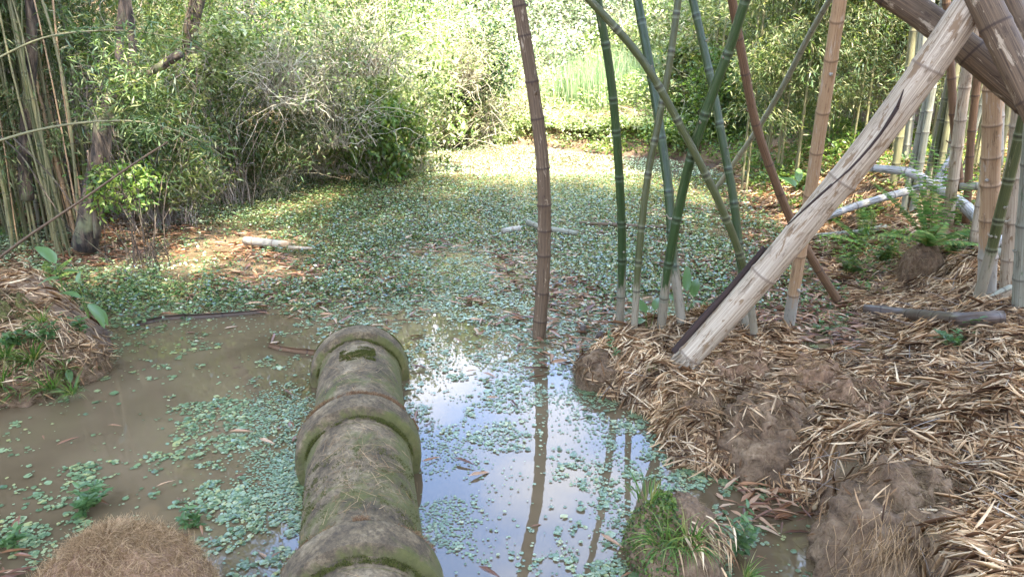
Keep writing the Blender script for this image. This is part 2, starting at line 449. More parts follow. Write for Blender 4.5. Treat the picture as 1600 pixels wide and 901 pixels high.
M['bamboo_leaf'] = leaf_mat('bamboo_leaf', [(.030, .062, .020), (.060, .105, .034), (.105, .150, .052), (.15, .185, .075), (.26, .23, .12)], .35, clump=2.2)
M['bamboo_leaf_light'] = leaf_mat('light_bamboo_leaf', [(.045, .08, .024), (.09, .135, .04), (.15, .19, .065), (.22, .235, .10), (.34, .29, .17)], .4, clump=2.2)
M['shrub_leaf'] = leaf_mat('shrub_leaf', [(.045, .10, .025), (.085, .15, .035), (.15, .21, .045), (.23, .27, .07)], .42, clump=2.2)
M['yellow_leaf'] = leaf_mat('yellow_green_leaf', [(.07, .12, .03), (.17, .23, .06), (.34, .38, .17), (.50, .48, .30)], .4, tcol=(1.15, 1.2, .85), clump=2.2)
M['sun_pale_leaf'] = leaf_mat('sun_pale_leaf', [(.13, .19, .10), (.26, .33, .20), (.44, .48, .35), (.62, .62, .54)], .4, tcol=(1.1, 1.15, .95), clump=2.2)  # light leaves, paled further to carry the glare of the far clearing
M['gap_shade_leaf'] = leaf_mat('gap_shade_leaf', [(.012, .03, .010), (.03, .06, .018), (.06, .10, .03)], .25)  # leaf green darkened to stand for the shade of the hollow
M['reed'] = leaf_mat('reed_blade', [(.12, .19, .09), (.20, .29, .15), (.34, .40, .25), (.52, .50, .36)], .4)
M['grass'] = leaf_mat('grass_blade', [(.04, .10, .02), (.08, .16, .03), (.15, .21, .05), (.35, .28, .12)], .35)
M['broad_leaf'] = leaf_mat('broad_leaf', [(.06, .125, .045), (.10, .18, .06), (.15, .23, .08)], .4, .35, .5)
M['fern_leaf'] = leaf_mat('fern_leaf', [(.06, .14, .03), (.11, .22, .045), (.18, .29, .06), (.32, .30, .09)], .4)
M['twig'] = leaf_mat('dry_twig', [(.14, .11, .085), (.26, .21, .17), (.38, .33, .28)], 0, .85, .2)
M['twig_pale'] = leaf_mat('pale_twig', [(.20, .17, .11), (.42, .36, .25), (.66, .59, .45)], 0, .85, .2)
M['dry_leaf'] = leaf_mat('dry_bamboo_leaf', [(.055, .024, .010), (.19, .10, .045), (.40, .25, .13), (.60, .42, .245), (.74, .58, .38)], .18, .65, .25, (1.1, .9, .7), clump=3.0)
M['red_leaf'] = leaf_mat('wet_fallen_leaf', [(.09, .035, .018), (.19, .08, .035), (.30, .15, .07), (.44, .30, .18)], .1, .4, .5, (1.1, .8, .6))
M['fibre'] = leaf_mat('root_fibre', [(.13, .075, .035), (.31, .195, .095), (.52, .36, .20)], 0, .9, .1)
M['fibre_dark'] = leaf_mat('dark_root_fibre', [(.06, .038, .02), (.16, .105, .055), (.30, .215, .12)], 0, .9, .1)
M['rust_moss'] = leaf_mat('rusty_moss', [(.10, .05, .025), (.20, .11, .055), (.30, .19, .10)], 0, .95, .1)
M['green_moss'] = leaf_mat('green_moss', [(.035, .04, .010), (.075, .08, .018), (.13, .125, .035)], 0, .95, .1)
M['float_leaf'] = leaf_mat('floating_leaf', [(.055, .095, .04), (.09, .145, .062), (.14, .20, .09), (.20, .25, .125), (.29, .28, .10)], .05, .30, .6)
M['mat_leaf'] = leaf_mat('raised_pond_leaf', [(.02, .05, .015), (.05, .10, .028), (.085, .145, .045), (.15, .21, .075), (.33, .29, .12)], .25, .27, .7)
M['duckweed'] = leaf_mat('duckweed', [(.09, .145, .075), (.14, .205, .11), (.20, .26, .13)], 0, .45, .5)
M['duckweed_yellow'] = leaf_mat('yellow_duckweed', [(.14, .21, .09), (.26, .33, .16), (.40, .45, .27)], 0, .5, .4)

def ground_mat():
    m, t, p, o = new_mat('bank_soil'); oc = obj_co(t)
    f = noise(t, oc, 3.0, 8, .65); c = ramp(t, f, [(.06, .034, .017), (.18, .112, .060), (.33, .22, .13)], [.3, .52, .75])
    f2 = noise(t, oc, 40, 4, .7); c = mixc(t, .6, c, ramp(t, f2, [(.4, .35, .3), (1.3, 1.25, 1.2)], [.3, .7]), 'MULTIPLY')
    f3 = noise(t, oc, 1.1, 5, .6); c = mixc(t, ramp(t, f3, [(0, 0, 0), (.55, .55, .55)], [.56, .68]), c, (.12, .12, .05))
    g = geo(t); sx = t.nodes.new('ShaderNodeSeparateXYZ'); t.links.new(g.outputs['Position'], sx.inputs[0])
    wet = ramp(t, sx.outputs[2], [(.45, .42, .40), (1, 1, 1)], [.02, .09]); c = mixc(t, 1.0, c, wet, 'MULTIPLY')
    t.links.new(c, p.inputs['Base Color']); p.inputs['Roughness'].default_value = .92
    bump(t, p, mixc(t, .5, f, f2), .8, .03); return m
M['ground'] = ground_mat()
def water_mat():
    m, t, p, o = new_mat('muddy_water'); oc = obj_co(t)
    f = noise(t, oc, .9, 5, .55, .15); c = ramp(t, f, [(.078, .054, .029), (.150, .108, .062)], [.34, .66])
    t.links.new(c, p.inputs['Base Color']); p.inputs['Roughness'].default_value = .015; p.inputs['IOR'].default_value = 1.42
    p.inputs['Specular IOR Level'].default_value = .5
    f2 = noise(t, mapping(t, oc, (1, .6, 1)), 7, 3, .5); f3 = noise(t, oc, 1.3, 2, .5)
    bump(t, p, mixc(t, .5, f2, f3), .05, .02); return m
M['water'] = water_mat()
def concrete_mat():
    m, t, p, o = new_mat('mossy_concrete'); oc = obj_co(t); g = geo(t)
    f = noise(t, oc, 5, 8, .65); c = ramp(t, f, [(.055, .038, .020), (.165, .120, .066), (.31, .24, .145)], [.34, .5, .66])
    f2 = noise(t, oc, 42, 6, .8); c = mixc(t, .85, c, ramp(t, f2, [(.35, .33, .30), (1.45, 1.42, 1.35)], [.36, .64]), 'MULTIPLY')
    sx = t.nodes.new('ShaderNodeSeparateXYZ'); t.links.new(g.outputs['Normal'], sx.inputs[0])
    side = math_n(t, 'SUBTRACT', 1.0, sx.outputs[2])                 # algae clings to the flanks
    f3 = noise(t, oc, 3.2, 7, .7, .4); mm = math_n(t, 'ADD', math_n(t, 'MULTIPLY', f3, 1.0), math_n(t, 'MULTIPLY', side, .20))
    c = mixc(t, ramp(t, mm, [(0, 0, 0), (.85, .85, .85)], [.56, .66]), c, ramp(t, noise(t, oc, 25, 3), [(.06, .065, .012), (.15, .145, .035)]))
    f4 = noise(t, oc, 4.4, 6, .7, .2); c = mixc(t, ramp(t, f4, [(0, 0, 0), (.75, .75, .75)], [.64, .70]), c, (.17, .085, .045))
    t.links.new(c, p.inputs['Base Color']); p.inputs['Roughness'].default_value = .92; bump(t, p, mixc(t, .6, f, f2), 1.0, .03); return m
M['concrete'] = concrete_mat()
def soil_ball_mat(name, a, b, c3):
    m, t, p, o = new_mat(name); oc = obj_co(t); f = noise(t, oc, 6, 8, .7); c = ramp(t, f, [a, b, c3], [.3, .52, .74])
    f2 = noise(t, mapping(t, oc, (1, 1, .35)), 45, 4, .7); c = mixc(t, .6, c, ramp(t, f2, [(.4, .38, .35), (1.3, 1.3, 1.3)], [.3, .7]), 'MULTIPLY')
    t.links.new(c, p.inputs['Base Color']); p.inputs['Roughness'].default_value = .95; bump(t, p, f2, .9, .02); return m
M['soil_ball'] = soil_ball_mat('root_bound_soil', (.06, .034, .017), (.18, .112, .060), (.31, .215, .125))
M['red_ball'] = soil_ball_mat('reddish_root_soil', (.12, .058, .028), (.25, .145, .078), (.38, .25, .145))
M['moss'] = soil_ball_mat('moss_cushion', (.05, .055, .012), (.11, .11, .025), (.17, .16, .045))
M['stone'] = soil_ball_mat('bank_stone', (.13, .12, .10), (.22, .20, .18), (.32, .30, .27))

# ------------------------------------------------------------------ ground sheet and water
def axis(lo, hi, f_lo, f_hi, fine, far):
    a = list(np.arange(f_lo, f_hi, fine)); s = fine; x = a[-1]
    while x < hi: s = min(s * 1.13, far); x += s; a.append(x)
    s = fine; x = a[0]
    while x > lo: s = min(s * 1.13, far); x -= s; a.insert(0, x)
    return np.array(a)
gx = axis(-150, 150, -4.5, 4.2, .033, 9); gy = axis(-80, 220, 1.2, 8.5, .036, 9)
GX, GY = np.meshgrid(gx, gy); GZ = height(GX, GY)
nx, ny = len(gx), len(gy)
ii, jj = np.meshgrid(np.arange(nx - 1), np.arange(ny - 1)); b = (jj * nx + ii).ravel()
me = mesh_np('ground', np.stack([GX.ravel(), GY.ravel(), GZ.ravel()], 1), np.stack([b, b + 1, b + nx + 1, b + nx], 1), M['ground'], True)
solo('ground', me, kind='structure')
me = mesh_np('pond_water', [(-11, .9, 0), (6.5, .9, 0), (6.5, 19, 0), (-11, 19, 0)], np.array([[0, 1, 2, 3]]), M['water'])
solo('pond_water', me, kind='structure')

# ------------------------------------------------------------------ concrete pipe, three sections
def pipe_section(c_far, c_near, label, first=False):
    A = np.array(c_far, float); B = np.array(c_near, float); ax = B - A; L = np.linalg.norm(ax); ax /= L
    side = nrm(np.cross(ax, [0, 0, 1.0])); up = np.cross(side, ax)
    t = thing('concrete_pipe', label, 'pipe', (A[0], A[1], A[2]), 'concrete pipe sections laid end to end in the pond')
    def lathe(prof, n=72, seed=0):
        V = []; F = []
        for s, r in prof:
            for k in range(n):
                th = 2 * math.pi * k / n
                w = 1 + .010 * (vnoise2(math.cos(th) * 2 + 9, math.sin(th) * 2 + s * 5, 1.2, seed) - .5) * 2 + .010 * (vnoise2(th * 6, s * 22, 1, seed + 2) - .5)
                V.append(ax * s + (side * math.cos(th) + up * math.sin(th)) * r * w)
        m = len(prof)
        for i in range(m - 1):
            for k in range(n): F.append((i * n + k, i * n + (k + 1) % n, (i + 1) * n + (k + 1) % n, (i + 1) * n + k))
        return V, np.array(F)
    rb, rl = .264, .324
    # barrel (runs on under the next collar), then its collar at the far end
    prof = [(.10, .20)] + [(s, rb) for s in np.linspace(.10, L + .10, 34)] + [(L + .10, .20)]
    V, F = lathe(prof, seed=1); part('barrel', mesh_np('barrel', V, F, M['concrete'], True), t)
    prof = [(.20, .225), (.02, .225), (0, .235), (-.004, .30), (.004, .312), (.02, rl), (.05, rl + .002), (.09, rl), (.12, rl - .001), (.150, rl - .006), (.160, rl - .016), (.168, rb + .010), (.19, rb + .004), (.22, rb + .002), (.225, rb - .02)]
    V, F = lathe(prof, seed=4); mc = mesh_np('collar', V, F, M['concrete'], True); mc.set_sharp_from_angle(angle=R(34)); part('collar', mc, t)
    return t, A, ax, side, up, rb
PA = [at_z(563, 560, .03), None, None]
def axpt(px, Y, z):
    D = Y * CP + (CAM_H - z) * SP; return np.array([(px - 800) / FPX * D, Y, z])
ends = [axpt(563, 4.72, .03), axpt(561, 3.58, .10), axpt(566, 2.50, .10), axpt(566, 1.42, .10)]
secs = []
for i, lab in enumerate(['farthest mossy concrete pipe section, its open collar out in the pond',
                         'middle mossy concrete pipe section between the far and near sections',
                         'nearest concrete pipe section, cut by the lower edge of the photo']):
    secs.append(pipe_section(ends[i], ends[i + 1], lab))
# moss in the joints; the shoulder moss also darkens each collar crevice like shade
def moss_band(k, n, s0, s1, r0, r1, spread, thr, mat, ln, nm):
    t, A, ax, side, up, rb = secs[k]; th = R(90) + rng.uniform(-spread, spread, n); q = rng.random(n)
    ss = s0 + (s1 - s0) * rng.random(n); rad = r0 + (r1 - r0) * q
    P = ax * ss[:, None] + (side * np.cos(th)[:, None] + up * np.sin(th)[:, None]) * rad[:, None]
    keep = rng.random(n) < sst(thr - .06, thr + .12, fbm2(th * 5 + 9, ss * 30 + 3, 1, 4, k + 2)); P = P[keep]; m_ = len(P)
    rd = (side * np.cos(th)[:, None] + up * np.sin(th)[:, None])[keep]
    V, F = strands(P, rd * .7 + rng.normal(size=(m_, 3)) * .8, rng.uniform(.4, 1, m_) * ln, .0013, 3, .2, 0)
    part(nm, mesh_np(nm, V, F, M[mat]), t)
moss_band(1, 9000, -.012, .030, .300, .326, 1.35, .40, 'rust_moss', .014, 'joint_moss')
moss_band(2, 5000, -.010, .022, .300, .326, 1.3, .50, 'rust_moss', .012, 'joint_moss')
moss_band(0, 5000, .004, .030, .318, .326, 1.5, .42, 'green_moss', .012, 'joint_moss')
for k in range(3): moss_band(k, 7000, .160, .205, .262, .276, 1.45, .44, 'green_moss', .014, 'shoulder_moss_shade')
moss_band(0, 9000, .30, .52, .262, .268, .42, .50, 'green_moss', .013, 'moss_patch')
moss_band(1, 9000, .45, 1.0, .262, .268, 1.3, .60, 'green_moss', .012, 'moss_patch')
# dry straw lying on the pipe: scattered over the top
def on_pipe(k, s, th, r):
    t, A, ax, side, up, rb = secs[k]; return A + ax * s + (side * math.cos(th) + up * math.sin(th)) * r
lst = []
N = 420; pos = []; dr = []
for i in range(N):
    k = random.choice([0, 1, 1, 2]); s = random.uniform(.28, 1.0); th = R(90) + random.gauss(0, .45)
    pos.append(on_pipe(k, s, th, .276)); t, A, ax, side, up, rb = secs[k]
    tang = -side * math.sin(th) + up * math.cos(th); a = random.uniform(0, 6.28); dr.append(ax * math.cos(a) + tang * math.sin(a) * .5)
pos = np.array(pos); dr = nrm(np.array(dr))
V, F = strands(pos, dr, rng.uniform(.02, .11, N), rng.uniform(.0006, .0014, N), 3, .08, 0)
solo('straw', mesh_np('straw', V, F, M['fibre']), label='dry straw and root fibres strewn over the concrete pipe', cat='straw', kind='stuff')

# ------------------------------------------------------------------ density maps of the pond cover (rows: py, columns: px 0..1600)
GY_ = [235, 262, 290, 330, 370, 400, 430, 470, 500, 540, 600, 650, 700, 750, 800, 850, 905]
G_ = ["00000789998750000", "00000899999960000", "00589999999752000", "03689999999764200", "53224899888654300", "43112577776555300",
      "77522477665665300", "89998787655665400", "88710356665555400", "88201113467840000", "53003367567700000", "10015857546780000",
      "10016800412660000", "11137800211530000", "11126800112520000", "21124500112520000", "21124500112420000"]
L_ = ["00000000000100000", "00000000000230000", "00001000001256000", "01210111112478000", "12532112233578800", "37998633345688800",
      "12256422455688800", "01111233456688800", "00000111345676800", "00000000123466600", "00000000000010000", "00000000000030000",
      "00000000000030000", "00000000000035000", "00000000000030000", "00000000000000000", "20000000000000000"]
def dens(grid, px, py):
    g = np.array([[int(ch) for ch in r] for r in grid], float) / 9
    fy = np.interp(py, GY_, np.arange(len(GY_))); fx = np.clip(px / 100, 0, 15.999)
    j = np.minimum(fy.astype(int), len(GY_) - 2); i = fx.astype(int); u = fx - i; v = fy - j
    return (g[j, i] * (1 - u) + g[j, i + 1] * u) * (1 - v) + (g[j + 1, i] * (1 - u) + g[j + 1, i + 1] * u) * v
def sample_view(n, y0=1.5, y1=17.5, power=.0):
    """points on the water inside the view cone, thinned with distance"""
    Y = y0 * (y1 / y0) ** rng.random(n) if power else rng.uniform(y0, y1, n)
    X = rng.uniform(-.84, .80, n) * (Y * CP + CAM_H * SP) * .86
    return X, Y
def on_pipe_xy(X, Y):
    a, b2 = ends[0][:2], ends[3][:2]; e = b2 - a; L2 = e @ e
    t = ((X - a[0]) * e[0] + (Y - a[1]) * e[1]) / L2; tc = np.clip(t, -.02, 1.2)
    return np.hypot(X - a[0] - tc * e[0], Y - a[1] - tc * e[1]) < .27

# floating pennywort, near and middle water
def floaters():
    X, Y = sample_view(640000, 1.5, 17.5, 1)
    px, py = project(X, Y, np.zeros_like(X)); d = dens(G_, px, py)
    n1 = fbm2(X, Y, 3.1, 4, 3); n2 = fbm2(X, Y, 11, 3, 8)
    nz = (n1 * .42 + n2 * .38 + fbm2(X, Y, 24, 2, 5) * .2 - .5) / .075; th = 2.2 - 3.9 * d ** .8          # cover grows in clumps, more of them where d is high
    keep = rng.random(len(X)) < np.clip(sst(-.9, .9, nz - th) * (.55 + .45 * d), 0, 1) * np.where(Y < 5.5, .68, 1)
    keep |= (rng.random(len(X)) < .014 + .006 * (px > 640) * (px < 1050)) & (fbm2(X, Y, 6, 3, 7) > .44) & (Y < 6)
    keep &= (hgt(X, Y) < .004) & ~on_pipe_xy(X, Y)
    X, Y, px, py, d = X[keep], Y[keep], px[keep], py[keep], d[keep]
    N = len(X); near = Y + rng.normal(0, .8, N) + (fbm2(X, Y, .9, 3, 2) - .5) * 5 < 6.6
    sz = np.where(near, rng.lognormal(math.log(.0135), .45, N) * np.where(px < 380, 1.15, 1), rng.uniform(.015, .036, N))
    sz = np.clip(sz, .008, .06)
    # fine duckweed carpet beside the pipe
    dw = (px > 385) & (px < 500) & (py > 600) & (py < 800)
    sz = np.where(dw & (rng.random(N) < .8), rng.uniform(.009, .016, N), sz)
    tilt = np.where(near, .10, np.where(Y < 14, .55, .35))
    nrmv = nrm(np.stack([rng.normal(size=N) * tilt, rng.normal(size=N) * tilt, np.ones(N)], 1))
    a = rng.uniform(0, 6.28, N); d3 = np.stack([np.cos(a), np.sin(a), np.zeros(N)], 1)
    Mx = frames(d3, nrmv); Z = .003 + rng.random(N) * np.where(near, .006, .085)
    pos = np.stack([X, Y, Z], 1); sc = np.stack([sz, sz, sz], 1)
    a1 = near; V, F = scatter(*ROUND, pos[a1], Mx[a1], sc[a1])
    solo('floating_pennywort', mesh_np('pennywort', V, F, M['float_leaf'], True), label='round pale green leaves floating on the near water', cat='water plants', kind='stuff')
    far = ~near; yel = far & ((Y > 12.2) | (rng.random(N) < sst(-2.2, -4.5, X) * .7 * (Y > 7)))
    grn = far & ~yel
    sc2 = np.stack([sz * .8, sz * 1.25, sz], 1)
    V, F = scatter(*DIAM, pos[grn], Mx[grn], sc2[grn])
    solo('pond_carpet', mesh_np('carpet', V, F, M['mat_leaf']), label='dense dark green leafy carpet covering the middle pond', cat='water plants', kind='stuff')
    V, F = scatter(*HEX, pos[yel] * np.array([1, 1, .5]), Mx[yel], sc[yel] * .9)
    solo('pond_scum', mesh_np('scum', V, F, M['duckweed_yellow']), label='sunlit yellow green duckweed at the far and left end of the pond', cat='duckweed', kind='stuff')
floaters()
def duckweed():
    X, Y = sample_view(260000, 2.2, 9, 1)
    px, py = project(X, Y, np.zeros_like(X))
    w = np.exp(-((px - 440) / 46) ** 2) * sst(590, 640, py) * (1 - sst(740, 830, py)) * 1.0
    w += .85 * np.exp(-((px - 880) / 110) ** 2 - ((py - 560) / 55) ** 2) + .5 * np.exp(-((px - 690) / 45) ** 2) * sst(600, 650, py)
    w += .6 * np.exp(-((px - 160) / 200) ** 2 - ((py - 455) / 45) ** 2) + .4 * np.exp(-((px - 960) / 70) ** 2 - ((py - 640) / 50) ** 2) + .35 * np.exp(-((px - 1000) / 60) ** 2 - ((py - 780) / 90) ** 2)
    n1 = fbm2(X, Y, 3.0, 4, 1)
    keep = (rng.random(len(X)) < w * sst(.40, .56, n1)) & (hgt(X, Y) < .0) & ~on_pipe_xy(X, Y)
    X, Y = X[keep], Y[keep]; N = len(X); sz = rng.uniform(.008, .016, N) * np.clip(Y / 4.5, 1, 2)
    nv = nrm(np.stack([rng.normal(size=N) * .08, rng.normal(size=N) * .08, np.ones(N)], 1)); a = rng.uniform(0, 6.28, N)
    Mx = frames(np.stack([np.cos(a), np.sin(a), np.zeros(N)], 1), nv)
    V, F = scatter(*HEX, np.stack([X, Y, np.full(N, .002) + rng.random(N) * .003], 1), Mx, np.stack([sz] * 3, 1))
    solo('duckweed', mesh_np('duckweed', V, F, M['duckweed']), label='fine blue green duckweed floating beside the pipe', cat='duckweed', kind='stuff')
duckweed()
# fallen leaves lying on the pond cover
def wet_litter():
    X, Y = sample_view(70000, 2.2, 13.5, 1)
    px, py = project(X, Y, np.zeros_like(X)); d = dens(L_, px, py); n1 = fbm2(X, Y, 1.8, 4, 9)
    g = hgt(X, Y)
    keep = (rng.random(len(X)) < np.clip(d * 1.2 * sst(.36, .56, n1 + d * .08), 0, 1)) & (g < .05) & ~on_pipe_xy(X, Y)
    # stray ones on open water
    keep |= (rng.random(len(X)) < .0035) & (g < 0) & ~on_pipe_xy(X, Y)
    X, Y, g = X[keep], Y[keep], g[keep]; N = len(X); a = rng.normal(0, .9, N)
    d3 = np.stack([np.cos(a), np.sin(a) * .9, rng.normal(size=N) * .10], 1)
    nv = nrm(np.stack([rng.normal(size=N) * .25, rng.normal(size=N) * .25, np.ones(N)], 1))
    Mx = frames(d3, nv); ln = rng.uniform(.05, .17, N); wd = ln * rng.uniform(.10, .24, N)
    V, F = scatter(*LANCE, np.stack([X, Y, np.maximum(g, 0) + .006 + rng.random(N) * .03], 1), Mx, np.stack([wd, ln, ln * .3], 1))
    solo('wet_leaf_litter', mesh_np('wet_litter', V, F, M['red_leaf']), label='reddish brown fallen leaves lying on the pond cover', cat='leaf litter', kind='stuff')
wet_litter()

# ------------------------------------------------------------------ dry bamboo leaf litter on the banks
def litter(n, x0, x1, y0, y1, seed, name, label, lo=.008, ln0=.06, ln1=.19, mat='dry_leaf', bare=None, power=0, z1=.05):
    X = rng.uniform(x0, x1, n); Y = rng.uniform(y0, y1, n)
    g = hgt(X, Y); keep = g > lo; e = .04
    gx_ = (hgt(X + e, Y) - hgt(X - e, Y)) / (2 * e); gy_ = (hgt(X, Y + e) - hgt(X, Y - e)) / (2 * e)
    slope = np.hypot(gx_, gy_); keep &= rng.random(n) > sst(.8, 1.9, slope) * .9
    n1 = fbm2(X, Y, 1.6, 4, seed); keep &= rng.random(n) < (.35 + .65 * sst(.36, .5, n1))
    px, py = project(X, Y, g)
    for bx, by, brx, bry, am in (bare or []): keep &= rng.random(n) > am * np.exp(-(((px - bx) / brx) ** 2 + ((py - by) / bry) ** 2) ** 2)
    keep &= (px > -150) & (px < 1750) & (py < 1010)
    X, Y, g, gx_, gy_ = [q[keep] for q in (X, Y, g, gx_, gy_)]; N = len(X)
    nv = nrm(np.stack([-gx_, -gy_, np.ones(N)], 1)); a = rng.normal(0, 1.1, N) + fbm2(X, Y, 1.3, 3, seed + 4) * 9
    d3 = np.stack([np.cos(a), np.sin(a), gx_ * np.cos(a) + gy_ * np.sin(a) + rng.normal(size=N) * .14], 1)
    nn = nrm(nv + rng.normal(size=(N, 3)) * .35); Mx = frames(d3, nn)
    ln = rng.uniform(ln0, ln1, N); wd = rng.uniform(.004, .0125, N)
    pos = np.stack([X, Y, g + .004 + rng.random(N) ** 2 * z1], 1)
    V, F = scatter(*LANCE, pos, Mx, np.stack([wd, ln, ln * rng.uniform(-.3, .6, N)], 1))
    return solo(name, mesh_np(name, V, F, M[mat]), label=label, cat='leaf litter', kind='stuff')
litter(150000, .4, 4.2, 1.6, 6.4, 2, 'bamboo_leaf_litter', 'thick straw coloured bamboo leaf litter over the right bank', bare=[(1205, 690, 95, 60, .8), (1250, 610, 60, 30, .65), (1410, 810, 80, 80, .75), (955, 600, 50, 22, .6), (1080, 680, 45, 40, .8), (1355, 640, 50, 30, .6)], ln0=.06, ln1=.20)
litter(110000, .4, 4.2, 1.6, 6.4, 12, 'leaf_fragments', 'small broken leaf fragments and crumbs between the litter of the right bank', ln0=.015, ln1=.05, z1=.02, mat='fibre')
litter(60000, 1.6, 9.5, 6.2, 13, 5, 'far_bank_litter', 'brown leaf litter under the bamboo on the far right bank', ln0=.1, ln1=.24)
litter(11000, -5.2, -2.3, 3.9, 6.1, 6, 'left_bank_litter', 'straw and dead leaves draped over the left bank mound', z1=.08)
litter(34000, -11, -3.0, 7.5, 13, 8, 'thicket_litter', 'dead leaves under the left bamboo thicket', ln0=.1, ln1=.26)

# ------------------------------------------------------------------ root balls and soil lumps
def blob(c, rx, ry, rz, mat, seed, amp=.16, res=72, lo=-.9):
    """lumpy dome, local coords"""
    U, W = np.meshgrid(np.linspace(0, 2 * math.pi, res * 2 + 1)[:-1], np.linspace(R(-35), R(90), res))
    d = np.stack([np.cos(W) * np.cos(U), np.cos(W) * np.sin(U), np.sin(W)], -1).reshape(-1, 3)
    r = 1 + amp * 2 * (vnoise3(d + seed, 1.6, seed) - .5) + amp * .8 * (vnoise3(d + seed, 4.5, seed + 1) - .5) + amp * 1.0 * (vnoise3(d + seed, 11, seed + 2) - .5) + amp * .35 * (vnoise3(d + seed, 26, seed + 3) - .5)
    V = d * r[:, None] * np.array([rx, ry, rz]); n = res * 2; F = []
    for i in range(res - 1):
        for k in range(n): F.append((i * n + k, i * n + (k + 1) % n, (i + 1) * n + (k + 1) % n, (i + 1) * n + k))
    return V, np.array(F), d, r
def root_ball(name, label, cat, c, rx, ry, rz, mat, fmat, seed, nf, flen=.12, frad=.0011, hang=.3, amp=.16, group=None, tang=.8, litter_n=0):
    t = thing(name, label, cat, c, group)
    V, F, d, r = blob(c, rx, ry, rz, mat, seed, amp)
    soil = part('soil', mesh_np('soil', V, F, M[mat], True), t)
    idx = rng.integers(0, len(V), nf); idx = idx[d[idx, 2] > -.35]; p = V[idx] * 1.0; n = nrm(d[idx] / np.array([rx, ry, rz]))
    tg = nrm(np.cross(n, rng.normal(size=n.shape))); dd = nrm(n * (1 - tang) + tg * tang + np.array([0, 0, -hang]))
    Vf, Ff = strands(p - n * .004, dd, rng.uniform(.3, 1, len(p)) * flen, rng.uniform(.5, 1.2, len(p)) * frad, 5, .22, .03)
    part('fibres', mesh_np('fibres', Vf, Ff, M[fmat]), soil)
    if litter_n:
        ok = np.where(d[:, 2] > .25)[0]; i2 = ok[rng.integers(0, len(ok), litter_n)]; i2 = i2[fbm2(V[i2, 0] * 3 + seed, V[i2, 1] * 3, 2.5, 3, 2) > .45]; m_ = len(i2)
        nn = nrm(d[i2] + rng.normal(size=(m_, 3)) * .3); dd2 = nrm(np.cross(nn, rng.normal(size=(m_, 3)))); ll = rng.uniform(.03, .13, m_)
        V2, F2 = scatter(*LANCE, V[i2] + d[i2] * .008, frames(dd2, nn), np.stack([rng.uniform(.004, .012, m_), ll, ll * .3], 1)); part('straw', mesh_np('straw', V2, F2, M['dry_leaf']), soil)
    return t, V, d
# hairy dome in the foreground
root_ball('root_mound', 'large dome of matted brown root fibres at the lower left', 'root mound', (-1.47, 2.34, -.02), .37, .36, .47, 'red_ball', 'fibre', 3, 26000, .085, .0012, .0, .09, tang=.8)
lumps = [('big rounded earth lump of matted roots at the middle of the right bank', 1208, 700, 3.70, .38, .33, .38, 'soil_ball', 5),
         ('nearest bulging earth lump with pale hanging roots, lower right', 1430, 850, 2.78, .40, .42, .46, 'soil_ball', 9),
         ('dark earth lump at the pond edge left of the big rounded one', 1088, 672, 3.92, .20, .19, .26, 'soil_ball', 12),
         ('brown earth lump at the tip of the leafy mound', 955, 592, 4.62, .24, .19, .19, 'soil_ball', 15),
         ('reddish earth lump above the big rounded one', 1262, 610, 4.15, .28, .24, .36, 'red_ball', 18),
         ('earth shoulder between the leaf litter and the big rounded lump', 1350, 655, 3.72, .27, .30, .38, 'red_ball', 21),
         ('low reddish earth lump under the leaning green culms', 1160, 595, 4.35, .30, .26, .29, 'red_ball', 24)]
for lab, px, py, Y, rx, ry, rz, mt, sd in lumps:
    p = at_y(px, py, Y)
    root_ball('earth_lump', lab, 'earth lump', (p[0], Y, 0.0 if rz < .3 else .0), rx, ry, rz, mt, 'fibre_dark' if sd % 2 else 'fibre', sd, 8000, .10, .0012, .5, .36, 'lumps of root bound earth along the right bank', .8, 420)
# crumbs of soil and bits of twig
X = rng.uniform(.4, 3.6, 26000); Y = rng.uniform(2.0, 5.2, 26000); g = hgt(X, Y); px, py = project(X, Y, g)
k = (g > .004) & ((fbm2(X, Y, 4, 3, 3) > .50) | (g < .10)); X, Y, g = X[k], Y[k], g[k]; N = len(X)
CL = (np.array([(1, 0, 0), (-.8, .3, .1), (0, .9, 0), (.1, -1, .1), (.1, 0, .8), (0, .1, -.7)], float) * .5, [[(0, 2, 4), (2, 1, 4), (1, 3, 4), (3, 0, 4), (2, 0, 5), (1, 2, 5), (3, 1, 5), (0, 3, 5)]])
sz = rng.lognormal(math.log(.009), .55, N); V, F = scatter(*CL, np.stack([X, Y, g + sz * .2], 1), frames(rng.normal(size=(N, 3))), np.stack([sz, sz * rng.uniform(.6, 1.2, N), sz], 1))
solo('soil_crumbs', mesh_np('crumbs', V, F, M['fibre_dark'], True), label='crumbs of dark soil on the bare parts of the right bank', cat='soil', kind='stuff')
N = 1500; X = rng.uniform(.5, 4.4, N); Y = rng.uniform(2.0, 6.8, N); g = hgt(X, Y); k = g > .01; X, Y, g = X[k], Y[k], g[k]; N = len(X)
V, F = strands(np.stack([X, Y, g + .03], 1), np.stack([rng.normal(size=N), rng.normal(size=N), rng.normal(size=N) * .12], 1), rng.uniform(.05, .30, N), rng.uniform(.0015, .004, N), 4, .08, 0)
solo('fallen_twigs', mesh_np('fallen_twigs', V, F, M['twig']), label='thin fallen twigs lying in the litter of the right bank', cat='twigs', kind='stuff')
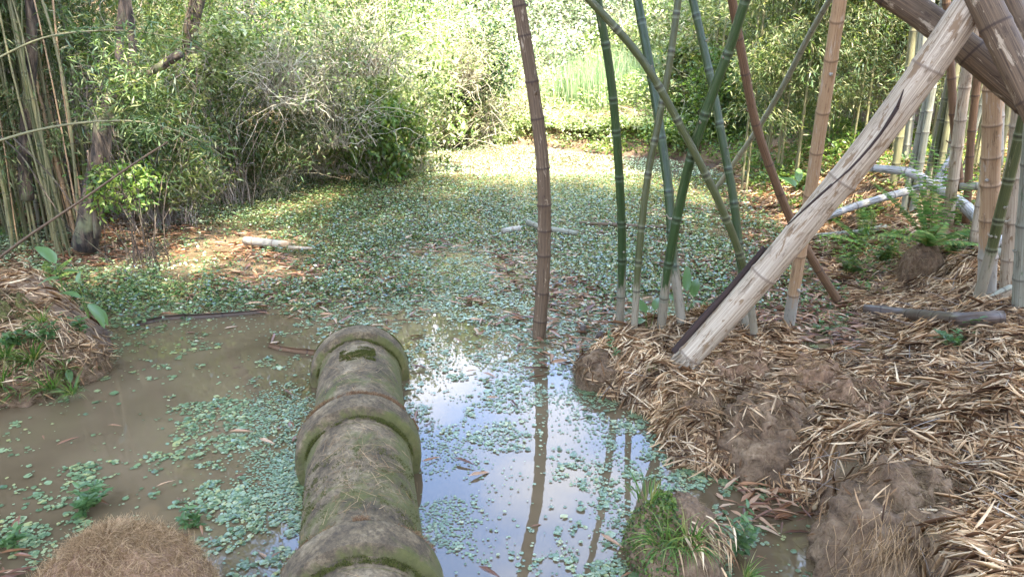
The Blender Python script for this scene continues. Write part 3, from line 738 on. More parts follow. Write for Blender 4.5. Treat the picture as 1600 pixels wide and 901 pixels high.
for lab, px, py, Y, rx, ry, rz, sd in [('earth lump forming the right end of the left mound', 128, 572, 4.72, .17, .2, .20, 51), ('earth lump at the foot of the left mound near the edge', 40, 612, 4.42, .22, .2, .17, 54), ('mossy earth lump high on the left mound', 12, 500, 4.95, .2, .2, .42, 57)]:
    p = at_y(px, py, Y); root_ball('earth_lump', lab, 'earth lump', (p[0], Y, 0), rx, ry, rz, 'soil_ball' if sd != 57 else 'moss', 'fibre_dark', sd, 5000, .12, .0013, .6, .34, 'lumps of root bound earth in the left mound', .7, 300)
# pale roots dangling on the nearest lump
N = 130; p0 = at_y(1385, 760, 2.5)
st = np.stack([p0[0] + rng.normal(0, .09, N), 2.40 + rng.normal(0, .04, N), .42 + rng.normal(0, .05, N)], 1)
V, F = strands(st, np.stack([rng.normal(size=N) * .4, -rng.random(N) * .35, -np.ones(N)], 1), rng.uniform(.1, .32, N), .0014, 7, .22, .05)
solo('hanging_roots', mesh_np('roots', V, F, M['fibre']), label='pale thin roots hanging down the nearest earth lump', cat='roots')

# ------------------------------------------------------------------ grassy tussock in the water and left bank growth
def tuft(name, label, cat, base, n, ln, wd, droop, mat, spread=.05, lean=(0, 0), group=None, flat=.6, nseg=5):
    t = thing(name, label, cat, base, group)
    a = rng.uniform(0, 6.28, n); rr = np.sqrt(rng.random(n)) * spread
    st = np.stack([np.cos(a) * rr, np.sin(a) * rr, np.zeros(n) - .01], 1)
    d = np.stack([np.cos(a) * flat * rng.random(n) + lean[0], np.sin(a) * flat * rng.random(n) + lean[1], np.ones(n)], 1)
    V, F = blades(st, d, rng.uniform(.5, 1, n) * ln, rng.uniform(.6, 1.1, n) * wd, rng.uniform(.4, 1.3, n) * droop, nseg)
    part('blades', mesh_np('blades', V, F, M[mat]), t); return t
tc = at_y(1052, 850, 2.86)
t_, Vt, dt = root_ball('grassy_tussock', 'mossy earth tussock standing in the water at the lower middle right', 'tussock', (tc[0], 2.80, -.02), .215, .23, .29, 'soil_ball', 'fibre_dark', 31, 2600, .12, .0011, .6, .17)
sel = rng.permutation(len(Vt)); sel = sel[(Vt[sel, 0] < -.02) & (Vt[sel, 2] > .04)][:1500]
Mx = frames(rng.normal(size=(len(sel), 3)) * np.array([1, 1, .3])); V, F = scatter(*OVATE, Vt[sel] + nrm(Vt[sel]) * .006, Mx, np.full((len(sel), 3), .012) * rng.uniform(.6, 1.5, (len(sel), 1)))
part('moss', mesh_np('moss', V, F, M['shrub_leaf']), t_)
for (px, py, Y, n, ln, wd, dr, lean, lab) in [
        (1008, 775, 2.86, 46, .17, .006, 1.1, (-.1, 0), 'spiky grass tuft on the crest of the tussock'),
        (1075, 850, 2.60, 80, .22, .009, 1.8, (-.05, -.35), 'lush drooping green grass tuft on the front of the tussock'),
        (1035, 850, 2.60, 60, .22, .007, 1.8, (-.2, -.3), 'dark grass tuft drooping down the left front of the tussock'),
        (1165, 900, 2.52, 30, .13, .006, 1.3, (.2, 0), 'yellow green grass tuft at the right foot of the tussock'),
        (1075, 640, 4.02, 16, .10, .005, .8, (0, 0), 'small green grass sprout on the mound above the dark earth lump'),
        (1020, 585, 4.35, 18, .13, .005, .7, (0, 0), 'small grass sprout on the leafy mound near its tip'),
        (1165, 650, 3.78, 18, .09, .004, .9, (0, 0), 'tiny grass tuft on top of the big rounded lump')]:
    p = at_y(px, py, Y); tuft('grass_tuft', lab, 'grass', p, n, ln, wd, dr, 'grass', .05 if n > 40 else .015, lean, 'small grass tufts on the right bank and tussock')
# straw hanging over the tussock's right side
N = 80; st = np.stack([tc[0] + .08 + rng.normal(0, .06, N), 2.66 + rng.normal(0, .06, N), .24 + rng.normal(0, .03, N)], 1)
V, F = blades(st, np.stack([rng.uniform(-.1, 1, N), -rng.random(N), rng.uniform(-.6, .3, N)], 1), rng.uniform(.06, .16, N), rng.uniform(.004, .012, N), np.full(N, 1.2), 4)
part('straw', mesh_np('straw', V - np.array([tc[0], 2.80, -.02]), F, M['dry_leaf']), t_)

lp = [(15, 600, .20, .012, 'left most spider like grass tuft low on the left mound'), (62, 560, .24, .012, 'pale spider like grass tuft in the middle of the left mound'),
      (45, 610, .22, .011, 'drooping grass tuft at the foot of the left mound'), (110, 575, .15, .008, 'small grass tuft on the right part of the left mound'),
      (150, 570, .12, .006, 'thin grass tuft at the right end of the left mound'), (75, 500, .14, .008, 'short grass tuft near the top of the left mound'), (20, 555, .2, .01, 'grass tuft on the left mound cut by the left edge'), (90, 605, .18, .009, 'grass tuft at the waterline of the left mound'), (125, 610, .14, .007, 'small grass tuft at the waterline right of the others on the left mound')]
for px, py, ln, wd, lab in lp:
    p = hit(px, py + 8) + np.array([0, -.07, .06]); tuft('grass_tuft', lab, 'grass', p, 60, ln * 1.25, wd * 1.2, 1.1, 'grass', .03, (.05, -.55), 'grass tufts on the left mound', flat=1.1)
N = 2600; X = rng.uniform(-3.9, -2.55, N); Y = rng.uniform(4.2, 5.0, N); g = hgt(X, Y); k = g > .08; X, Y, g = X[k], Y[k], g[k]; N = len(X)
V, F = blades(np.stack([X, Y, g + .02], 1), np.stack([rng.normal(size=N) * .6, -rng.random(N), rng.normal(size=N) * .3], 1), rng.uniform(.08, .28, N), rng.uniform(.002, .009, N), np.full(N, 1.6), 5)
solo('hanging_straw', mesh_np('straw', V, F, M['dry_leaf']), label='dry straw hanging down the face of the left mound', cat='straw', kind='stuff')

# ------------------------------------------------------------------ broad leaved plants
def broad_plant(label, base, leaves, group='broad leaved young plants'):
    """leaves: (dx, dz, length, width, azimuth, pitch) stalk end, blade"""
    t = thing('broad_leaf_plant', label, 'plant', base, group); SV = []; LV = []
    for dx, dy, dz, ln, wd, az, pt in leaves:
        tip = np.array([dx, dy, dz]); st = np.array([[0, 0, -.02]]); d = tip - st[0]
        SV.append(strands(st, d[None] / np.linalg.norm(d), np.linalg.norm(d), .004, 4, .01, 0, .6)); stalk = part('stalk', mesh_np('stalk', *SV[-1], M['grass']), t)
        dd = np.array([math.cos(az) * math.cos(pt), math.sin(az) * math.cos(pt), math.sin(pt)])
        n = 9; p = tip.copy(); row = []; sd = nrm(np.cross(dd, [0, 0, 1.0]) + np.array([.15, -.3, .1])); up = np.cross(sd, dd)
        for i in range(n + 1):
            tt = i / n; w = wd * .5 * (math.sin(math.pi * min(1, tt ** .75)) ** .8 if 0 < tt < 1 else .02)
            row.append((p + sd * w + up * w * .35, p.copy(), p - sd * w + up * w * .35)); dd = nrm(dd + np.array([0, 0, -.10])); p = p + dd * ln / n
        V = np.array(row).reshape(-1, 3); F = np.array([(i * 3 + k, i * 3 + k + 1, i * 3 + 4 + k, i * 3 + 3 + k) for i in range(n) for k in (0, 1)])
        part('leaf', mesh_np('leaf', V, F, M['broad_leaf'], True), stalk)
    return t
broad_plant('two leaved broad plant between the thin culms of the mound', hit(1012, 522), [(-.02, 0, .16, .20, .08, 2.3, .8), (.04, 0, .18, .13, .06, 1.2, .9), (-.03, -.02, .12, .12, .07, -2.6, .1)])
broad_plant('bright broad leaf plant standing left of the big pale trunk foot', hit(1068, 500), [(.01, 0, .22, .22, .07, 1.4, 1.1), (.06, 0, .18, .18, .08, 1.2, 1.0), (.05, -.02, .14, .12, .06, -.6, .5), (-.05, 0, .14, .13, .07, 2.6, .7)])
broad_plant('low broad leaf plant just above the split side of the trunk', hit(1118, 462), [(.05, 0, .08, .18, .05, .2, .2), (-.03, 0, .06, .14, .05, 2.6, .3)])
broad_plant('tall broad leaf plant at the back of the left mound', at_y(97, 448, 4.75), [(-.01, 0, .16, .24, .08, 2.6, .8), (0, .02, .09, .14, .06, .5, .3), (.0, .0, .06, .15, .05, -2.8, .2)])
broad_plant('curled bright leaf plant on the right shoulder of the left mound', at_y(138, 492, 4.7), [(-.02, 0, .22, .09, .06, 1.6, 1.2), (.03, -.03, .09, .2, .09, -.5, -.5), (-.03, 0, .12, .2, .05, 2.9, .5), (.06, 0, .05, .14, .07, -.2, -.8)])
broad_plant('pair of bluish broad leaves low on the left mound', hit(100, 588), [(.0, -.04, .05, .11, .06, -2.6, .1), (.06, -.04, .07, .10, .05, -1.0, -.5), (.05, -.02, .10, .09, .05, 1.2, .6)])
broad_plant('dark green broad leaf plant on the far bank right of the leaning brown culm', hit(1240, 322), [(0, 0, .25, .32, .12, 2.2, .7), (.1, 0, .2, .3, .12, .5, .6), (-.1, 0, .15, .28, .11, 3.0, .4), (.05, .05, .3, .3, .1, 1.3, .9)])
broad_plant('broad leaf clump at the foot of the left bark trunk', hit(120, 320), [(0, 0, .3, .35, .13, 1.9, .9), (.1, 0, .25, .35, .13, .6, .5), (-.1, 0, .2, .3, .12, 2.8, .4), (.1, -.1, .12, .3, .12, -.8, .1)])

def leafy_stem(label, base, h, n, ls, lean=(0, 0), mat='broad_leaf', group='soft leafy weeds', name='leafy_weed'):
    t = thing(name, label, 'weed', base, group)
    (SV, SF), ctr = strands(np.zeros((n, 3)) + rng.normal(size=(n, 3)) * np.array([.03, .03, 0]), np.tile([[lean[0], lean[1], 1.0]], (n, 1)) + rng.normal(size=(n, 3)) * .35, rng.uniform(.6, 1, n) * h, .0018, 6, .08, 0, .5, True)
    part('stems', mesh_np('stems', SV, SF, M['grass']), t)
    pts = ctr[:, 1:].reshape(-1, 3); pts = np.repeat(pts, 3, 0); k = len(pts); a = rng.uniform(0, 6.28, k)
    d = np.stack([np.cos(a), np.sin(a), rng.uniform(-.1, .5, k)], 1); Mx = frames(d, np.stack([rng.normal(size=k) * .3, rng.normal(size=k) * .3, np.ones(k)], 1))
    s = rng.uniform(.6, 1.2, k) * ls; V, F = scatter(*OVATE, pts, Mx, np.stack([s * .42, s, s * .5], 1))
    part('leaves', mesh_np('leaves', V, F, M[mat], True), t); return t
leafy_stem('pale leafy weed growing from the water right of the tussock', at_z(1152, 868), .26, 5, .05)
leafy_stem('small weed sprig on the right flank of the tussock', at_y(1112, 868, 2.66), .10, 3, .04, (.2, -.2))
leafy_stem('trailing green weed in the water behind the fibre mound', at_z(130, 800), .16, 7, .055, (.3, 0))
leafy_stem('leafy weed on the face of the left mound near the edge', hit(30, 545) + np.array([0, -.06, .04]), .14, 6, .055, (0, -.4), group='weeds on the left mound')
leafy_stem('leafy weed in the middle of the left mound face', hit(85, 535) + np.array([0, -.06, .04]), .14, 6, .055, (0, -.4), group='weeds on the left mound')
leafy_stem('leafy weed near the right end of the left mound', hit(130, 520) + np.array([0, -.06, .04]), .14, 6, .055, (0, -.4), group='weeds on the left mound')
leafy_stem('small weed in the water at the left edge of the photo', at_z(12, 860), .12, 4, .05)
leafy_stem('green weed at the right shoulder of the fibre mound', at_z(300, 822), .09, 3, .045)
leafy_stem('tiny weed in the shallow hollow behind the mound', hit(1285, 520), .10, 3, .04)
leafy_stem('weed sprig growing by the dark log on the right', hit(1490, 545), .16, 4, .06)
leafy_stem('weed sprig on the far end of the dark log on the right', hit(1530, 520), .14, 3, .06)
leafy_stem('thin weed at the tip of the mound by the cut stump', hit(958, 560), .26, 3, .035)

# ------------------------------------------------------------------ fern on its root stump
def fern(label, base, fronds, group='ferns', name='fern', mat='fern_leaf'):
    t = thing(name, label, 'fern', base, group)
    for az, pt, ln, w in fronds:
        n = 26; p = np.array([0, 0, .0]); dd = np.array([math.cos(az) * math.cos(pt), math.sin(az) * math.cos(pt), math.sin(pt)]); P = []; D = []
        for i in range(n): P.append(p.copy()); D.append(dd.copy()); dd = nrm(dd + np.array([0, 0, -.022])); p = p + dd * ln / n
        P = np.array(P); D = np.array(D); sd = nrm(np.cross(D, [0, 0, 1.0])); tt = np.linspace(0, 1, n)
        wl = w * np.sin(np.pi * np.clip(.12 + tt * .86, 0, 1)) ** .7; lst = []
        for s in (1, -1):
            d = nrm(sd * s + D * .25 + np.array([0, 0, -.1])); up = np.tile([[0, 0, 1.0]], (n, 1)) + rng.normal(size=(n, 3)) * .15
            lst.append(scatter(*DIAM, P, frames(d, up), np.stack([np.full(n, ln / n * 2.3), wl, wl * .4], 1)))
        V, F = strands(P[:1], D[:1], ln, .004, 25, 0, .022, .3); fr = part('frond', mesh_np('frond', V, F, M[mat]), t)
        V, F = join(lst); part('leaflets', mesh_np('leaflets', V, F, M[mat]), fr)
    return t
fb = hit(1437, 432)
root_ball('fern_stump', 'dark shaggy root stump under the fern', 'stump', fb, .19, .17, .30, 'soil_ball', 'fibre_dark', 41, 3200, .16, .0016, .9, .22)
fern('large green fern growing out of the shaggy root stump', fb + np.array([0, -.05, .30]),
     [(R(a), R(p), l, .085) for a, p, l in [(120, 74, .86), (60, 70, .84), (150, 55, .75), (30, 56, .80), (185, 28, .5), (5, 30, .55), (95, 82, .9), (230, 40, .5), (-40, 25, .45), (260, 55, .4), (75, 60, .8), (170, 70, .75)]])
fern('small fern left of the stump among low green weeds', hit(1352, 385), [(R(a), R(p), .5, .075) for a, p in [(100, 70), (60, 50), (140, 45), (180, 30), (10, 35), (80, 60)]])
fern('fern tuft at the left edge in front of the thicket', hit(10, 372), [(R(a), R(p), .42, .06) for a, p in [(60, 55), (20, 40), (100, 50), (150, 45), (-20, 25)]])
fern('low fern at the back of the left mound', hit(75, 440), [(R(a), R(p), .32, .05) for a, p in [(60, 45), (120, 40), (150, 30), (20, 30)]])
for i, (px, py) in enumerate([(1380, 410), (1330, 430), (1490, 400), (1290, 330), (1290, 330), (1350, 345), (1520, 390), (1300, 350), (1500, 350), (1290, 330), (1250, 300), (1215, 290), (1540, 340), (1560, 360)]):
    leafy_stem('low leafy weed among others around the fern on the right bank', hit(px, py), .30, 14, .06, mat='shrub_leaf', group='low weeds around the fern')

# ------------------------------------------------------------------ the big culms
CULM = {}
def culm(name, label, px_pts, w0, w1, mat, Y0=None, Y1=None, gap=.3, ext=0.0, crown=None, base='hit', group=None, cat='bamboo', sides=14, sink=.08, seed=0, swell=.10, rough=0.0, extra_dir=None, partname='culm'):
    """px_pts from the foot up; w0/w1 width read off in the photo at foot and top"""
    if Y0 is None:
        p0 = hit(*px_pts[0]); Y0 = p0[1]
    else: p0 = at_y(*px_pts[0], Y0)
    if Y1 is None: Y1 = Y0
    n = len(px_pts); L = [0]
    for i in range(1, n): L.append(L[-1] + math.dist(px_pts[i], px_pts[i - 1]))
    pts = [at_y(x, y, Y0 + (Y1 - Y0) * L[i] / L[-1]) for i, (x, y) in enumerate(px_pts)]
    r0 = w0 / 2 / FPX * depth(pts[0]); r1 = w1 / 2 / FPX * depth(pts[-1])
    p_first = pts[0]
    if sink:
        dn = nrm(pts[1] - pts[0]); k_ = max(1, int(round(sink / .45)))
        pts = [pts[0] - dn * sink * (k_ - q) / k_ for q in range(k_)] + pts
    if ext > 0:
        r1 /= .7 if name == 'leaning_bamboo' else 1
        d = nrm(pts[-1] - pts[-2]); d2 = nrm(d + (np.array(extra_dir) if extra_dir is not None else np.zeros(3)))
        e0 = pts[-1]; pts += [e0 + d * ext * .35 * q / 3 for q in (1, 2, 3)] + [e0 + d * ext * .35 + d2 * ext * .65 * q / 3 for q in (1, 2, 3)]; r1 *= .7
    org = p_first
    me, T, fine = culm_mesh('culm', [p - org for p in pts], r0, r1, M[mat], sides, gap, seed=seed + int(px_pts[0][0]), swell=swell, rough=rough)
    t = thing(name, label, cat, org, group); part(partname, me, t)
    if crown: t['_c'] = 1; CULM[label] = (t, np.array(pts[-1]) - org)
    return t, org, fine
def crown_leaves(n, c, s, mat, ls=.13, k=40, seed=0):
    """bamboo foliage: sprays of leaves round many twig ends inside an ellipsoid, local coords"""
    u = rng.normal(size=(k, 3)); u = u / np.linalg.norm(u, axis=1, keepdims=True) * rng.random((k, 1)) ** .45
    cc = np.array(c) + u * np.array(s); i = rng.integers(0, k, n)
    p = cc[i] + rng.normal(size=(n, 3)) * np.array([.24, .24, .12]) * np.mean(s) * .55
    d = nrm(np.stack([rng.normal(size=n), rng.normal(size=n), rng.normal(size=n) * .4 - .45], 1)); Mx = frames(d, np.stack([rng.normal(size=n) * .5, rng.normal(size=n) * .5, np.ones(n)], 1))
    l = rng.uniform(.6, 1.2, n) * ls; V, F = scatter(*DIAM, p, Mx, np.stack([l * .15, l, l * .5], 1)); return V, F, cc
_cr = {}
def add_crown(t, off, s, n=17000, key='a', ls=.19):
    if key not in _cr:
        V, F, cc = crown_leaves(n, (0, 0, 0), s, 'bamboo_leaf', ls, 60); SV, SF = strands(np.zeros((40, 3)), cc[:40], np.linalg.norm(cc[:40], axis=1), .009, 6, .08, .02, .2)
        _cr[key] = (mesh_np('foliage', V, F, M['bamboo_leaf']), mesh_np('twigs', SV, SF, M['culm_thin']))
    f = part('crown', _cr[key][0], t); f.location = tuple(map(float, off)); b_ = part('branches', _cr[key][1], t); b_.location = tuple(map(float, off))
    f.rotation_euler = (0, 0, random.uniform(0, 6.28)); b_.rotation_euler = f.rotation_euler
    return f
G1 = 'slender green culms crossing each other on the mound'
S = (2.3, 2.3, 1.0)
specs = [
    ('bamboo_culm', 'thick brown mottled bamboo pole rising straight from the middle of the pond', [(842, 528), (850, 400), (848, 260), (830, 120), (808, -10)], 22, 22, 'culm_brown', None, 5.3, .27, 2.4, 'c1', None, .25, (0, 0, 0)),
    ('bamboo_culm', 'green bamboo culm nearest the brown pole, upright', [(968, 520), (972, 390), (966, 250), (954, 120), (932, -10)], 13, 13.5, 'culm_green', None, 5.2, .33, 6.0, None, G1, .1, (-.1, .5, 0)),
    ('bamboo_culm', 'thin olive culm second from the pond, leaning right towards its top', [(990, 526), (1000, 380), (1013, 270), (1029, 190), (1046, 100), (1061, -10)], 11, 10, 'culm_olive', None, 5.0, .30, 6.0, None, G1, .1, (-.2, .3, 0)),
    ('bamboo_culm', 'green culm rising behind the broad leaf plant, leaning left towards its top', [(1066, 512), (1052, 400), (1045, 300), (1034, 220), (1020, 130), (994, -10)], 15, 15, 'culm_green', None, 5.6, .34, 6.5, None, G1, .1, (-.2, .4, 0)),
    ('bamboo_culm', 'dark green culm leaning far right and crossing two others', [(1032, 522), (1042, 430), (1060, 330), (1080, 245), (1112, 150), (1142, 70), (1168, -10)], 14, 15, 'culm_green', None, 4.5, .36, 5.5, None, G1, .1, (-.4, .5, 0)),
    ('bamboo_culm', 'green culm standing behind the long diagonal one, foot beside the pale trunk', [(1166, 520), (1156, 400), (1146, 310), (1130, 225), (1112, 130), (1080, -10)], 13, 13, 'culm_green', None, 5.3, .34, 5.5, 'c6', G1, .1, (-.2, .5, 0)),
    ('bamboo_culm', 'long thin olive culm slanting from upper left down to the right side of the mound', [(1180, 532), (1165, 430), (1132, 335), (1078, 225), (1004, 95), (912, -10)], 12, 14, 'culm_olive', None, 4.6, .34, 3.5, None, G1, .1, (0, .3, .2)),
    ('bamboo_culm', 'reddish brown dead culm crossing behind the pale trunk', [(1312, 474), (1275, 415), (1240, 352), (1210, 280), (1180, 190), (1160, 90), (1142, -10)], 13, 17, 'culm_red', None, 5.4, .34, 2.0, None, None, .05, (0, 0, 0)),
    ('bamboo_culm', 'tan bamboo pole standing in front of the pale trunk', [(1230, 522), (1246, 420), (1262, 330), (1277, 230), (1296, 110), (1314, -10)], 18, 24, 'culm_tan', None, 4.4, .32, 3.0, None, None, .08, (0, 0, 0)),
    ('bamboo_culm', 'far grey green culm slanting up to the right over the far bank', [(1118, 296), (1152, 248), (1190, 192), (1226, 130), (1262, 60), (1302, -10)], 8, 11, 'culm_grey', None, 8.0, .4, 3.0, None, None, .1, (0, 0, 0)),
    ('giant_bamboo', 'thick tan bamboo trunk standing upright at the right', [(1542, 440), (1546, 330), (1549, 220), (1552, 100), (1556, -10)], 27, 30, 'culm_tan', 5.4, 5.2, .27, 5.0, 'c8', None, .2, (-.3, .2, 0)),
    ('giant_bamboo', 'pale pinkish bamboo trunk left of the thick tan one', [(1486, 305), (1494, 240), (1504, 160), (1514, 90), (1530, -10)], 17, 20, 'culm_pale', 6.6, 6.3, .30, 4.5, 'c9', None, .3, (-.2, .2, 0)),
    ('giant_bamboo', 'orange brown bamboo trunk between the pinkish and the tan one', [(1512, 300), (1517, 220), (1524, 150), (1536, 40), (1543, -10)], 12, 14, 'culm_red', 6.9, 6.7, .26, 3.0, None, None, .3, (0, 0, 0)),
    ('giant_bamboo', 'dark brown culm left of the pinkish trunk', [(1496, 250), (1490, 180), (1484, 80), (1478, -10)], 13, 13, 'culm_red', 7.1, 7.0, .3, 3.0, None, None, .3, (0, 0, 0)),
    ('giant_bamboo', 'grey tan trunk at the right edge behind the mossy leaning one', [(1576, 450), (1580, 380), (1588, 250), (1600, 120), (1612, -10)], 26, 27, 'culm_pale', 5.2, 5.0, .28, 5.0, 'c10', None, .2, (-.3, .3, 0)),
    ('giant_bamboo', 'mossy green trunk leaning right at the right edge', [(1530, 462), (1548, 395), (1566, 320), (1584, 250), (1612, 130)], 16, 20, 'culm_olive', 5.0, 4.8, .30, 3.0, None, None, .15, (0, 0, 0)),
    ('giant_bamboo', 'lichen grey trunk cut off by the right edge at its foot', [(1592, 525), (1598, 400), (1608, 260)], 24, 24, 'culm_grey', 4.5, 4.4, .3, 3.0, None, None, .15, (0, 0, 0)),
    ('giant_bamboo', 'short tan trunk half hidden behind the thick tan one', [(1527, 345), (1536, 290), (1545, 225), (1566, 120), (1590, -10)], 14, 17, 'culm_pale', 6.2, 6.1, .3, 2.0, None, None, .2, (0, 0, 0)),
    ('giant_bamboo', 'tan trunk showing between the two thick right trunks at the top', [(1560, 200), (1562, 120), (1566, 40), (1572, -20)], 16, 22, 'culm_tan', 6.0, 5.9, .3, 2.0, None, None, .3, (0, 0, 0)),
]
for (nm, lab, pts, w0, w1, mt, Y0, Y1, gap, ext, cr, grp, sink, xd) in specs:
    t, org, fine = culm(nm, lab, pts, w0, w1, mt, Y0, Y1, gap, ext, cr, group=grp, sink=sink, extra_dir=xd, cat='bamboo')
    if nm == 'giant_bamboo' or 'pole' in lab: pass
    if len(fine) and ('pole' in lab or 'dead' in lab or 'trunk' in lab or mt == 'culm_green'):
        for q in range(4):      # snapped side shoots
            i_ = random.randint(25, 120); p_ = fine[i_]; rr = (w0 + w1) / 4 / FPX * depth(p_ + org); ax_ = nrm(fine[i_ + 1] - p_); a_ = random.uniform(0, 6.28)
            sd_ = nrm(np.cross(ax_, [math.cos(a_), math.sin(a_), .1])); ln_ = random.uniform(.012, .045)
            m_ = culm_mesh('branch_stub', [p_ + sd_ * rr * .8, p_ + sd_ * (rr + ln_ * .5), p_ + sd_ * (rr + ln_) + ax_ * ln_ * .6], rr * .22 + .002, rr * .1 + .001, M[mt], 6, None, rough=.2)[0]
            part('branch_stub', m_, t.children[0])
    if cr and cr not in ('c1',): add_crown(t, fine[-1], S, key=random.choice('ab'))
# beams across the upper right corner
culm('leaning_bamboo', 'thick brown culm slanting down to the right behind the pale trunk', [(1380, -18), (1440, 22), (1490, 60), (1545, 105), (1600, 152), (1680, 215)], 40, 50, 'culm_brown', 4.5, 3.9, .5, sink=2.5, ext=2.2, cat='bamboo', swell=.05)
culm('leaning_bamboo', 'front brown culm crossing the upper right corner steeply', [(1522, -30), (1556, 40), (1590, 110), (1625, 180), (1680, 290)], 42, 50, 'culm_brown', 3.9, 3.5, .5, sink=2.5, ext=1.4, cat='bamboo', swell=.05)
culm('leaning_bamboo', 'rearmost brown culm at the extreme upper right corner', [(1556, -30), (1585, 30), (1612, 90), (1650, 170)], 40, 46, 'culm_brown', 4.15, 3.8, .5, sink=2.5, ext=1.4, cat='bamboo', swell=.05)
# the big pale fallen trunk with its split flank
pale_px = [(1068, 566), (1130, 500), (1205, 415), (1285, 318), (1350, 240), (1412, 158), (1462, 88), (1512, 14), (1560, -60)]
Y0 = 4.42; t, org, fine = culm('fallen_bamboo', 'thick pale weathered bamboo trunk leaning across the right side, split along its side', pale_px, 38, 54, 'culm_pale', Y0, 3.9, .55, sink=.05, swell=.07, sides=28, rough=.02, cat='bamboo', partname='trunk')
pp = [at_y(x, y, Y0 - .03 + (3.9 - Y0) * i / 8) - org for i, (x, y) in enumerate(pale_px)]
def offset_line(px, Y, a): return [at_y(x, y, Yy) - org for (x, y), Yy in zip(px, Y)]
# open dark shell on the left flank near the foot
sh = [(1056, 550), (1090, 508), (1142, 450), (1178, 408), (1196, 386)]
me, T, _ = culm_mesh('shell', offset_line(sh, [4.46, 4.43, 4.40, 4.38, 4.37], 0), .036, .018, M['dark_inner'], 10, None, arc=(R(10), R(190)), rough=.10)
part('split_shell', me, t, 'dark reddish split shell along the left flank')
# long dark crack in the upper half: the slot's inner shade put in as a dark strip
cr = [(1290, 297), (1330, 262), (1372, 214), (1402, 168), (1412, 140)]
Ys = [4.06, 4.03, 4.00, 3.975, 3.965]; ctr = [at_y(x, y, Y) - org for (x, y), Y in zip(cr, Ys)]
me, T, _ = culm_mesh('crack', ctr[:4], .003, .011, M['dark_inner'], 8, None, rough=.5)
part('crack', me, t, 'long dark crack'); me, T, _ = culm_mesh('crack', [ctr[3], (ctr[3] + ctr[4]) / 2, ctr[4]], .011, .002, M['dark_inner'], 8, None, rough=.5); part('crack', me, t, 'upper end of the dark crack')
cr = [(1230, 352), (1262, 322), (1300, 288)]; ctr = [at_y(x, y, Y) - org for (x, y), Y in zip(cr, [4.12, 4.09, 4.055])]
me, T, _ = culm_mesh('crack', ctr, .004, .008, M['dark_inner'], 8, None, rough=.3); part('crack', me, t, 'thin dark crack')
# splintered foot
N = 26; th = rng.uniform(0, 6.28, N); ax = nrm(pp[1] - pp[0]); sd = nrm(np.cross(ax, [0, 1.0, 0])); u2 = np.cross(sd, ax)
st = pp[0] + (sd[None] * np.cos(th)[:, None] + u2[None] * np.sin(th)[:, None]) * .070
V, F = blades(st + ax * .05, np.tile(-ax, (N, 1)) + rng.normal(size=(N, 3)) * .05, rng.uniform(.07, .17, N), rng.uniform(.02, .045, N), np.zeros(N), 3)
hd = culm_mesh('hollow', [pp[0] - ax * .055, pp[0] - ax * .049], .052, .05, M['dark_inner'], 18, None, rough=.1)[0]; part('hollow', hd, t)  # dark disc put in for the shade inside the open foot
part('splinters', mesh_np('splinters', V, F, M['culm_pale']), t)

# fallen logs on the far right bank
def log(label, pts, w0, w1, mat, Ys, z_lift=.04, gap=.35, name='fallen_log', group='fallen bamboo logs', swell=.08, rough=0.0):
    P = [at_y(x, y, Y) if Y else hit(x, y) + np.array([0, 0, w0 / 2 / FPX * 7 + (.05 if y < 480 and x < 1200 else 0)]) for (x, y), Y in zip(pts, Ys)]
    org = P[0]; me, T, fine = culm_mesh('culm', [p - org for p in P], w0 / 2 / FPX * depth(P[0]), w1 / 2 / FPX * depth(P[-1]), M[mat], 14, gap, swell=swell, rough=rough, seed=int(pts[0][0]))
    t = thing(name, label, 'log', org, group); part('culm', me, t); return t, org
log('white weathered log arching down to the right behind the fern', [(1350, 262), (1420, 269), (1455, 288), (1500, 316), (1532, 347), (1565, 385)], 11, 22, 'culm_white', [7.6, 7.2, 7.0, 6.7, 6.4, 6.1], swell=.1, rough=.06)
log('white thin log slanting left under the white arching one', [(1262, 350), (1340, 321), (1410, 301), (1440, 293), (1490, 276)], 10, 13, 'culm_white', [6.9, 7.0, 7.1, 7.15, 7.2])
log('white forked branch rising behind the two white logs', [(1462, 285), (1480, 255), (1496, 236)], 10, 9, 'culm_white', [7.2, 7.25, 7.3])
log('grey log lying on the litter left of the fern', [(1262, 376), (1320, 370), (1385, 360)], 11, 10, 'culm_grey', [None, None, None])
log('dark rotting log on the right bank in front of the fern', [(1348, 494), (1420, 502), (1495, 512), (1565, 510)], 19, 24, 'wet_log', [None, None, None, None], rough=.05)
log('broken pale stick lying below the right trunks', [(1490, 488), (1530, 470), (1580, 448)], 6, 9, 'culm_grey', [4.75, 4.8, 4.85])
log('short thick log lying between the right trunks', [(1545, 392), (1600, 404), (1650, 410)], 16, 18, 'culm_grey', [5.9, 5.8, 5.7])
log('thick dark log lying across behind the right trunks', [(1500, 292), (1560, 290), (1640, 296)], 12, 14, 'culm_grey', [6.9, 6.8, 6.7])
log('short tan bamboo log floating on reddish litter at the left of the pond', [(384, 388), (430, 393), (452, 395)], 13, 12, 'culm_tan', [None] * 3)
log('thin broken end lying beside the short tan floating log', [(452, 396), (492, 398)], 6, 4, 'culm_pale', [None] * 2)
log('grey stick sloping into the pond behind the brown pole', [(824, 347), (850, 356), (902, 375)], 9, 8, 'culm_grey', [8.55, 8.4, None])
log('long thin brown stick on the pond cover right of the brown pole', [(905, 357), (980, 361), (1062, 365)], 6, 5, 'culm_brown', [None] * 3)
log('short orange brown bamboo stub on the pond cover left of the brown pole', [(785, 371), (812, 367)], 9, 9, 'culm_tan', [None] * 2)
log('small dark stub half sunk at the far left shore', [(190, 348), (215, 347)], 9, 9, 'wet_log', [None] * 2)
